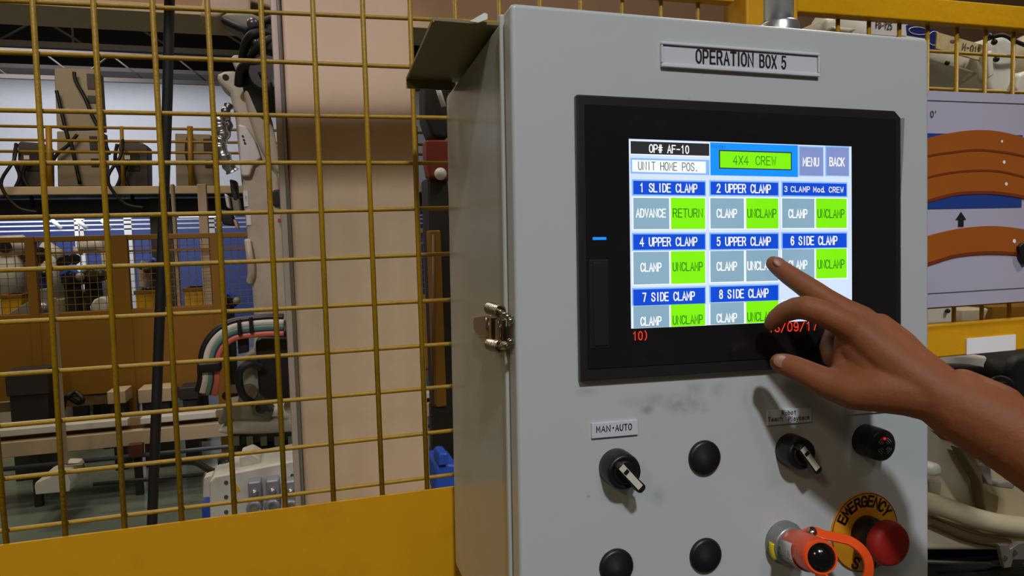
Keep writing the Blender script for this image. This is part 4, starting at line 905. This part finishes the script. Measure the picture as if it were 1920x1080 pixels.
# ladder cage / window frames behind, white steelwork against the blue cladding
wf = thing('white_steelwork', 'white painted frame of rails and posts in front of the blue wall', 'frame', P(200, 560, 11.5))
wp = mat('white_steel_paint', (222, 222, 226), .5)
for y_ in (412, 420, 429): part('rail', MB().box((P(-100, 0, 11.5).x, 11.5, P(200, y_ + 2.5, 11.5).z), (P(900, 0, 11.5).x, 11.56, P(200, y_, 11.5).z)), wp, wf)
for x_ in (110, 120, 205, 288, 365, 445, 640): part('post', MB().box((P(x_, 0, 11.5).x, 11.5, 0), (P(x_, 0, 11.5).x + (.10 if x_ % 2 else .05), 11.58, P(200, 408, 11.5).z)), wp, wf)
for x_ in (97, 145, 190): part('brace', MB().tube([P(x_, 412, 11.4), P(x_ + 18, 429, 11.4)], .03, 6), wp, wf)
tube_m = mat('lamp_tube', (255, 255, 255), .4, emit=(235, 240, 255), estr=1.6)
for (a_, b_) in ((258, 300), (335, 440)): 
    t_ = thing('strip_lamp', 'bright strip lamp under the mezzanine, ' + ('left of' if a_ == 258 else 'behind') + ' the tall cream panels', 'lamp', P(a_, 404, 8.9)); part('tube', MB().cyl(P(a_, 404, 8.9), P(b_, 403, 8.9), .022, seg=8), tube_m, t_); part('lamp_housing', MB().box(P(a_, 402, 8.9) - Vector((0, .04, 0)), P(b_, 399, 8.9) + Vector((0, .04, 0))), wp, t_)
# ---- cabinets and transformers standing on the mezzanine
def machine(name, label, cat, outline, Y, th, m, windows=(), cables=()):
    c_ = P(sum(q[0] for q in outline) / len(outline), max(q[1] for q in outline), Y)
    t = thing(name, label, cat, c_)
    part('housing', pprism(outline, Y, th * .55), m, t, .012)
    for w_ in windows: part('vent', pbox(*w_, Y - .012, .014), dark, t)
    for pth in cables: part('cable', ppath([(x, y, Y - .07) for x, y in pth], .018, 5, 8), rubber, t)
    return t
cabm = mat('control_beige', (150, 138, 120), .6, var=.06)
machine('control_unit', 'tall beige control unit on the mezzanine, upper one of a stack', 'cabinet', [(101, 128), (104, 126), (178, 129), (185, 240), (106, 240)], MY + .5, .6, cabm, ((162, 138, 178, 167), (164, 179, 179, 193)), (((139, 135), (142, 152), (160, 185), (172, 215), (190, 250), (205, 290)), ((106, 170), (112, 195), (120, 230), (128, 262))))
machine('control_unit', 'beige control unit on the mezzanine, lower one of a stack', 'cabinet', [(106, 246), (186, 244), (192, 350), (108, 350)], MY + .45, .6, cabm, ((167, 255, 183, 282), (170, 297, 185, 312)), (((145, 252), (128, 272), (108, 288), (98, 305)), ((132, 262), (138, 290), (150, 345))))
machine('control_unit', 'short beige control unit on the mezzanine beside the robot arm', 'cabinet', [(328, 250), (395, 252), (402, 350), (330, 350)], MY + .45, .6, cabm, ((381, 260, 396, 286), (384, 300, 397, 314)), (((356, 250), (350, 275), (352, 300), (362, 345)),))
trm = mat('transformer_dark', (74, 66, 64), .5)
for (a_, lb_) in ((33, 'dark welding transformer on the mezzanine at far left'), (222, 'dark welding transformer on the mezzanine between the beige control units')):
    t = machine('transformer', lb_, 'transformer', [(a_, 270), (a_ + 4, 265), (a_ + 46, 268), (a_ + 55, 276), (a_ + 56, 350), (a_, 350)], MY + .3, .4, trm, ((a_ + 14, 288, a_ + 40, 320),), (((a_ - 2, 270), (a_ - 6, 300), (a_ + 4, 330), (a_ - 4, 352)), ((a_ + 20, 300), (a_ + 10, 330), (a_ + 24, 360), (a_ + 30, 392))))
    part('terminal', pbox(a_ + 11, 291, a_ + 22, 299, MY + .27, .03), white, t)
# ---- distant robots and clutter between the ochre fence and the blue wall
def small_robot(label, segs, Y, extra=()):
    c_ = P(segs[0][0][0], segs[0][0][1], Y); c_.z = 0
    t = thing('welding_robot', label, 'robot', c_)
    part('pedestal', MB().cyl((c_.x, Y, 0), (c_.x, Y, P(segs[0][0][0], segs[0][0][1], Y).z), .16, .13, 16), cream, t, .01)
    for pts in segs: part('arm', MB().tube([P(x, y, Y) for x, y, r in pts], [r for x, y, r in pts], 14), white, t)
    for (x, y, r) in extra: part('motor', MB().cyl(P(x, y, Y - .12), P(x, y, Y + .1), r, seg=14), black, t)
    return t
small_robot('small white robot beyond the ochre fence at the far left edge', [[(20, 560, .12), (18, 500, .11), (4, 462, .1)], [(4, 462, .09), (40, 458, .08), (62, 472, .05)]], 6.75, ((8, 462, .05), (60, 478, .06)))
small_robot('small white robot beyond the ochre fence, arm reaching right at left', [[(96, 560, .12), (92, 500, .12), (78, 470, .1)], [(78, 466, .09), (105, 478, .07), (112, 492, .05)]], 7.2, ((75, 478, .07), (118, 492, .05)))
small_robot('small white robot beyond the ochre fence, left of its wide post', [[(216, 560, .1), (214, 500, .1), (208, 470, .09)], [(208, 462, .08), (176, 458, .07), (148, 464, .06)], [(148, 464, .05), (146, 476, .04)]], 7.62, ((140, 486, .05), (124, 488, .05)))
mm = [mat('clutter_brown', (92, 70, 46), .6), dark, mat('clutter_grey', (150, 145, 140), .5), bluem, black, cream]
spots = [(112, 510, 150, 535, 1), (150, 505, 190, 528, 0), (126, 538, 142, 580, 4), (60, 505, 84, 545, 3), (10, 528, 28, 556, 2), (82, 540, 104, 588, 0), (138, 544, 206, 588, 0), (258, 496, 276, 540, 5), (276, 490, 300, 545, 1), (30, 485, 52, 520, 4), (196, 500, 214, 530, 2), (408, 555, 444, 576, 1), (0, 505, 14, 530, 1)]
nms = ['clamp_unit'] * len(spots)
locs = ['directly behind the wide ochre post', 'beneath the robot left of wide post', 'tallest and blackest, left of the brown bin', 'bright blue, near the left edge', 'grey, below the leftmost robot', 'brown and narrow, right of the pale wedge', 'widest and brown, left of the wide post', 'pale, right of the wide ochre post', 'dark, next to the black hanging cable', 'black, between the two leftmost robots', 'grey, below the robot left of the wide post', 'dark and flat, by the large robot arm', 'dark, at the extreme left edge']
for i, (a_, b_, c_, d_, k_) in enumerate(spots):
    Y_ = {0: 6.45, 3: 6.42, 7: 6.42, 8: 6.75, 11: 6.7}.get(i, 6.45 + .27 * i); t = thing('fixture_unit', 'welding unit beyond the ochre fence, ' + (locs[i] if i else 'dark, under the outstretched robot arm'), 'fixture', P((a_ + c_) / 2, d_, Y_), 'fixture units beyond the ochre fence')
    part('block', pprism([(a_, b_ + 6), (a_ + 6, b_), (c_ - 4, b_ + 2), (c_, b_ + 10), (c_ - 2, d_), (a_ + 3, d_)], Y_, .2), mm[k_], t, .012)
    part('clamp_arm', MB().tube([P(a_ + 3, b_ + 8, Y_ - .04), P((a_ + c_) / 2, b_ - 4, Y_ - .04), P(c_ + 2, b_ + 7, Y_ - .04)], .022, 8), mm[(k_ + 2) % 5], t)
    part('clamp_head', MB().ball(P(c_, b_ + 9, Y_ - .05), .035, 10, 7), mm[(k_ + 1) % 6], t)
    part('stand', MB().box(P(a_ + 8, d_, Y_ + .05), Vector((P(c_ - 8, d_, Y_).x, Y_ + .15, 0))), dark, t)
ybright = mat('bin_yellow', (225, 170, 10), .5)
for (q, lb_) in (((253, 545, 301, 579), 'bright yellow bin behind the ochre fence, right of its wide post'), ((0, 553, 42, 592), 'bright yellow bin behind the ochre fence at far left'), ((345, 540, 382, 574), 'bright yellow bin behind the ochre fence, between the cream panels')):
    a_ = P(q[0], q[1], 6.1); b_ = P(q[2], q[3], 6.1); t = thing('bin', lb_, 'bin', (a_.x, 6.1, 0)); part('tub', MB().box((a_.x, 6.1, b_.z - .3), (b_.x, 6.35, a_.z)), ybright, t, .01); part('rim', MB().box((a_.x - .01, 6.09, a_.z - .03), (b_.x + .01, 6.36, a_.z)), yfar, t, .004)
    part('stand', MB().box((a_.x + .03, 6.12, 0), (b_.x - .03, 6.3, b_.z - .3)), dark, t)
t = thing('chute', 'pale grey sloping chute behind the ochre fence, left', 'chute', P(50, 590, 6.0)); part('trough', pprism([(8, 592), (52, 566), (76, 542), (92, 540), (98, 592)], 6.0, .08), mat('chute_grey', (150, 146, 142), .5), t, .006); part('reflector', MB().ball(P(80, 575, 5.97), .03, 10, 7), paper, t)
part('stand', MB().box((P(40, 592, 6.0).x, 6.02, 0), (P(90, 592, 6.0).x, 6.06, P(60, 592, 6.0).z)), dark, t)
t = thing('white_gearbox', 'faceted white gearbox behind the ochre fence, just left of its wide post', 'gearbox', P(190, 582, 6.0)); part('casing', pprism([(168, 575), (176, 562), (190, 556), (202, 562), (208, 578), (204, 586), (170, 586)], 6.0, .15), white, t, .012)
part('indicator', pbox(213, 560, 218, 581, 5.98, .02), tube_m, t); part('indicator', pbox(221, 558, 226, 582, 5.98, .02), tube_m, t); part('stand', MB().box((P(175, 586, 6).x, 6.02, 0), (P(200, 586, 6).x, 6.1, P(190, 586, 6).z)), dark, t)
for (x_, y_, lb_) in ((0, 300, 'thin black cable sagging from the mezzanine at the left edge'), (640 - 440, 292, 'thin black cable loop beside the tall beige control unit')):
    tag(obj('loose_cable', ppath([(x_ + 30, y_ - 30, MY + .05), (x_ + 26, y_, MY - .1), (x_ + 2, y_ + 45, MY - .12), (x_ + 32, y_ + 88, MY - .1), (x_ + 70, y_ + 98, MY - .1)], .016, 6, 8), rubber), lb_, 'cable')

# ---- strip seen between the pillar and the cabinet
t = thing('post_frame', 'ochre upright of the inner guard frame, seen between pillar and cabinet', 'post', P(820, 780, 3.0)); part('upright', pbox(806, 432, 838, 762, 3.0, .1), yfar, t, .006); part('hinge_line', MB().cyl(P(812, 440, 2.99), P(812, 760, 2.99), .006, seg=8), brown, t); t.location
part('leg', MB().box(P(808, 762, 3.02), Vector((P(836, 762, 3.0).x, 3.08, 0))), dark, t)
small_robot2 = thing('dark_robot', 'dark robot wrist with red bracket, seen between pillar and cabinet', 'robot', P(820, 430, 3.2)); 
part('wrist', pprism([(797, 150), (840, 150), (845, 250), (838, 262), (812, 258), (798, 220)], 3.2, .2), rubber, small_robot2, .02); part('red_bracket', pprism([(799, 262), (842, 262), (842, 340), (806, 332), (800, 300)], 3.15, .12), mat('red_bracket', (120, 34, 18), .5), small_robot2, .01)
part('white_collar', MB().ball(P(826, 326, 3.1), .028, 16, 10), white, small_robot2); part('white_tube', MB().cyl(P(818, 155, 3.12), P(832, 200, 3.12), .012, seg=10), white, small_robot2); part('wrist_column', MB().box(P(802, 332, 3.2), Vector((P(840, 332, 3.2).x, 3.4, 0))), dark, small_robot2, .01)
t = thing('blue_motor', 'blue motor unit low between pillar and cabinet', 'motor', Vector((P(830, 915, 2.4).x, 2.4, 0))); part('housing', pprism([(816, 880), (822, 872), (838, 870), (860, 872), (860, 930), (816, 930)], 2.4, .2), bluem, t, .012); part('terminal_box', pprism([(822, 856), (826, 850), (840, 850), (842, 872), (822, 874)], 2.38, .1), bluem, t, .006); part('stand', MB().box(P(818, 930, 2.45), Vector((P(858, 930, 2.4).x, 2.55, 0))), dark, t)

# ================================================================ behind the right fence
QY = 1.35
def axis_tube(x0, y0, x1, y1, Y0, Y1, r0, r1, seg=32): return MB().cyl(P(x0, y0, Y0), P(x1, y1, Y1), r0, r1, seg)
base = P(2070, 900, QY + .2); base.z = 0
r2 = thing('labelled_robot', 'white robot arm with plates and a blue oval badge behind the right fence', 'robot', base)
tb = part('forearm', axis_tube(1540, 62, 1850, 138, QY + .08, QY + .08, .058, .060), white, r2, .006)
part('seam', MB().tube([P(1700, 101, QY + .012), P(1745, 112, QY + .01), P(1790, 126, QY + .008), P(1848, 144, QY + .008)], .0035, 8), white, r2, parent=tb)
for (x_, y_) in ((1776, 118), (1851, 141)): part('bolt', MB().ball(P(x_, y_, QY), .006, 12, 8), black, r2, parent=tb)
fl = part('joint_flange', pprism([(1848, 150), (1850, 90), (1862, 68), (1885, 62), (1905, 75), (1912, 120), (1905, 168), (1880, 190), (1860, 180)], QY - .02, .16), white, r2, .02, seg=3)
part('flange_rib', pprism([(1850, 100), (1862, 92), (1866, 140), (1854, 148)], QY - .035, .03), white, r2, .006, fl)
for (x_, y_) in ((1864, 79), (1868, 111), (1856, 68)): part('bolt', MB().ball(P(x_, y_, QY - .035), .0072, 12, 8), black, r2, parent=fl)
part('elbow', MB().ball(P(1935, 130, QY + .08), .085, 24, 16, (1, .9, 1.1)), cream, r2)
part('elbow_cap', pprism([(1903, 165), (1912, 140), (1930, 130), (1945, 140), (1940, 175), (1915, 185)], QY - .04, .04), white, r2, .008)
part('column', MB().box((P(2020, 600, QY).x, QY + .1, 0), (P(2130, 600, QY).x, QY + .3, P(1900, 110, QY).z)), brown, r2, .02); part('shoulder', axis_tube(1935, 130, 2070, 170, QY + .08, QY + .2, .07, .09), cream, r2, .006)
part('cable', ppath(((1850, 74, QY - .02), (1880, 66, QY - .05), (1905, 78, QY - .06), (1930, 88, QY - .05)), .005), rubber, r2)
part('rear_body', pprism([(1546, 30), (1632, 34), (1632, 70), (1546, 70)], QY + .03, .1), white, r2, .015)
part('rear_body', pprism([(1560, 47), (1612, 52), (1590, 66), (1566, 62)], QY - .0, .03), cream, r2, .008)
a_, b_ = P(1631, 36, QY - .012), P(1688, 40, QY - .012)
pv = part('type_plate', MB().prism([P(1631, 34, QY - .012), P(1687, 40, QY - .012), P(1685, 68, QY - .012), P(1630, 64, QY - .012)], (0, .004, 0)), paper, r2)
rt = (P(1687, 40, QY) - P(1631, 34, QY)); lettering('FD-V25', P(1658, 48, QY - .0135) - r2.location, .046, .017, ink, pv, right=rt, up=(0, 0, 1), bold=.03)
part('type_plate', MB().prism([P(1687, 44, QY - .010), P(1702, 46, QY - .010), P(1700, 68, QY - .010), P(1687, 66, QY - .010)], (0, .004, 0)), paper, r2)
navy = mat('badge_navy', (24, 40, 120), .3, coat=.3)
bp = part('blue_badge', MB().prism([P(1700, 47, QY - .012), P(1757, 56, QY - .012), P(1762, 96, QY - .012), P(1742, 96, QY - .012), P(1738, 72, QY - .012), P(1702, 66, QY - .012)], (0, .004, 0)), navy, r2)
def loop(cx, cy, rx, ry, tilt, r_=.0011):
    return MB().tube([P(cx + math.cos(t) * rx * math.cos(tilt) - math.sin(t) * ry * math.sin(tilt), cy + math.cos(t) * rx * math.sin(tilt) + math.sin(t) * ry * math.cos(tilt), QY - .013) for t in [math.pi * 2 * k / 32 for k in range(33)]], r_, 6)
part('badge_ring', loop(1722, 58, 18, 7, .1), paper, r2, parent=bp); part('badge_ring', loop(1752, 72, 12, 13, .2), paper, r2, parent=bp)
lp2 = part('name_plate', MB().prism([P(1757, 60, QY - .016), P(1851, 86, QY - .016), P(1846, 116, QY - .016), P(1755, 91, QY - .016)], (0, .005, 0)), mat('aged_plate', (204, 186, 144), .5, var=.06, dirt=(150, 110, 50), dirt_amt=.6, dirt_scale=30), r2, .001)
rt = P(1851, 86, QY) - P(1757, 60, QY); upv = P(1757, 60, QY) - P(1755, 91, QY)
lettering('M-011', P(1821, 91, QY - .0175) - r2.location, .054, .0185, ink, lp2, right=rt, up=upv, bold=.014)
part('plate_stain', MB().ball(P(1786, 78, QY - .016), .008, 12, 8, (1, .08, .6)), mat('plate_smudge', (96, 86, 74), .6), r2, parent=lp2)
# boxes glimpsed between the poster and the middle rail
t = thing('parts_shelf', 'cream parts shelf glimpsed below the poster', 'shelf', Vector((P(1830, 600, QY).x, QY, 0)))
part('bin_front', pprism([(1738, 574), (1796, 574), (1794, 606), (1738, 608)], QY - .02, .15), white, t, .006); part('bin_front', pprism([(1802, 580), (1856, 578), (1846, 603), (1802, 605)], QY, .12), cream, t, .006)
part('bin_front', pprism([(1860, 574), (1990, 572), (1990, 600), (1860, 602)], QY + .02, .1), yfar, t, .004); part('knob', MB().ball(P(1777, 583, QY - .025), .006, 10, 7), black, t)
part('shelf_leg', MB().box((P(1985, 600, QY).x, QY + .02, 0), (P(1990, 600, QY).x + .02, QY + .08, P(1985, 600, QY).z)), dark, t)
# machine body low on the right
t = thing('casting_machine', 'cream machine body with moulded castings low behind the right fence', 'machine', Vector((P(1850, 1000, QY).x, QY, 0)))
cm = mat('casting_cream', (206, 196, 170), .35, var=.05, coat=.2)
part('top_cover', pprism([(1700, 672), (1720, 664), (1850, 668), (1870, 690), (1866, 700), (1700, 712)], QY - .12, .14), white, t, .01); part('display_panel', pprism([(1745, 690), (1760, 684), (1846, 688), (1862, 704), (1866, 720), (1745, 730)], QY - .16, .05), black, t, .006)
part('beige_block', pprism([(1850, 668), (1892, 668), (1896, 688), (1852, 690)], QY - .0, .1), beige, t, .004); part('dark_block', pprism([(1852, 690), (1990, 688), (1990, 760), (1870, 742), (1852, 708)], QY - .08, .14), brown, t, .006)
part('lens_unit', MB().cyl(P(1878, 728, QY - .20), P(1872, 724, QY - .05), .028, seg=24), black, t, .004); part('lens_ring', MB().tube([P(1878 + math.cos(q) * 17, 728 + math.sin(q) * 11, QY - .205) for q in [math.pi * 2 * k / 20 for k in range(21)]], .002, 6), steel, t)
part('black_head', pprism([(1890, 690), (1905, 668), (1990, 650), (1990, 800), (1925, 790), (1895, 760)], QY - .18, .2), rubber, t, .02)
part('main_casting', pprism([(1690, 780), (1745, 800), (1782, 832), (1812, 842), (1826, 880), (1846, 925), (1862, 975), (1866, 1000), (1690, 970)], QY - .06, .22), cm, t, .03, seg=4)
part('side_casting', pprism([(1816, 800), (1990, 800), (1990, 1000), (1890, 1002), (1874, 975), (1874, 945), (1852, 910), (1838, 880), (1822, 850)], QY - .02, .22), cm, t, .03, seg=4)
part('recess', pprism([(1790, 820), (1850, 830), (1885, 1000), (1850, 1000)], QY + .02, .14), brown, t); part('wedge', pprism([(1800, 840), (1822, 846), (1840, 880), (1846, 915), (1874, 930), (1872, 955), (1860, 990), (1846, 945), (1838, 905)], QY - .10, .03), mat('gap_shade_olive', (104, 88, 62), .5), t, .004)  # recess and wedge: shade of the gap between castings, put into dark colours
part('ridge', MB().tube(catmull([P(1690, 932, QY - .10), P(1760, 948, QY - .11), P(1830, 972, QY - .11), P(1900, 986, QY - .1), P(1990, 990, QY - .08)], 6), [.024] * 25, 14), cm, t)
part('ledge', pprism([(1690, 962), (1760, 970), (1850, 1000), (1990, 1008), (1990, 1034), (1690, 1034)], QY - .09, .25), cm, t, .012); part('groove', MB().tube(catmull([P(1740, 975, QY - .097), P(1762, 985, QY - .097), P(1820, 1008, QY - .097), P(1890, 1020, QY - .097)], 5), .012, 10), brown, t)
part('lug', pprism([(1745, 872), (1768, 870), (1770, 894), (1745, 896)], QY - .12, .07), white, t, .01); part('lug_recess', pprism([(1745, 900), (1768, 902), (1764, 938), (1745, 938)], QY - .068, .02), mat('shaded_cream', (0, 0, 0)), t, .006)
part('tab', pprism([(1846, 872), (1858, 874), (1862, 912), (1852, 908), (1842, 890)], QY - .09, .03), mat('tab_grey', (150, 148, 146), .4), t, .004); part('hook', pprism([(1862, 908), (1888, 902), (1906, 908), (1900, 918), (1870, 914)], QY - .07, .03), mat('tab_grey', (0, 0, 0)), t, .004)
part('base_beam', MB().box((P(1700, 1000, QY).x, QY - .12, P(1743, 1120, QY).z), (P(1990, 1000, QY).x, QY + .2, P(1743, 1036, QY).z)), rubber, t, .004); part('beam_rail', MB().cyl(P(1700, 1052, QY - .14), P(1990, 1062, QY - .14), .005, seg=8), dark, t)
part('bracket', pprism([(1874, 1022), (1892, 1022), (1894, 1030), (1912, 1018), (1935, 1018), (1935, 1050), (1900, 1050), (1896, 1064), (1884, 1066)], QY - .16, .012), mat('bracket_grey', (128, 124, 120), .4, .4), t, .002)
for (x_, y_) in ((1902, 1036), (1884, 1046)): part('bracket_hole', MB().cyl(P(x_, y_, QY - .162), P(x_, y_, QY - .155), .006, seg=10), black, t)
part('plinth', MB().box((P(1700, 1000, QY).x, QY - .1, 0), (P(1990, 1000, QY).x, QY + .2, P(1743, 1120, QY).z)), dark, t)
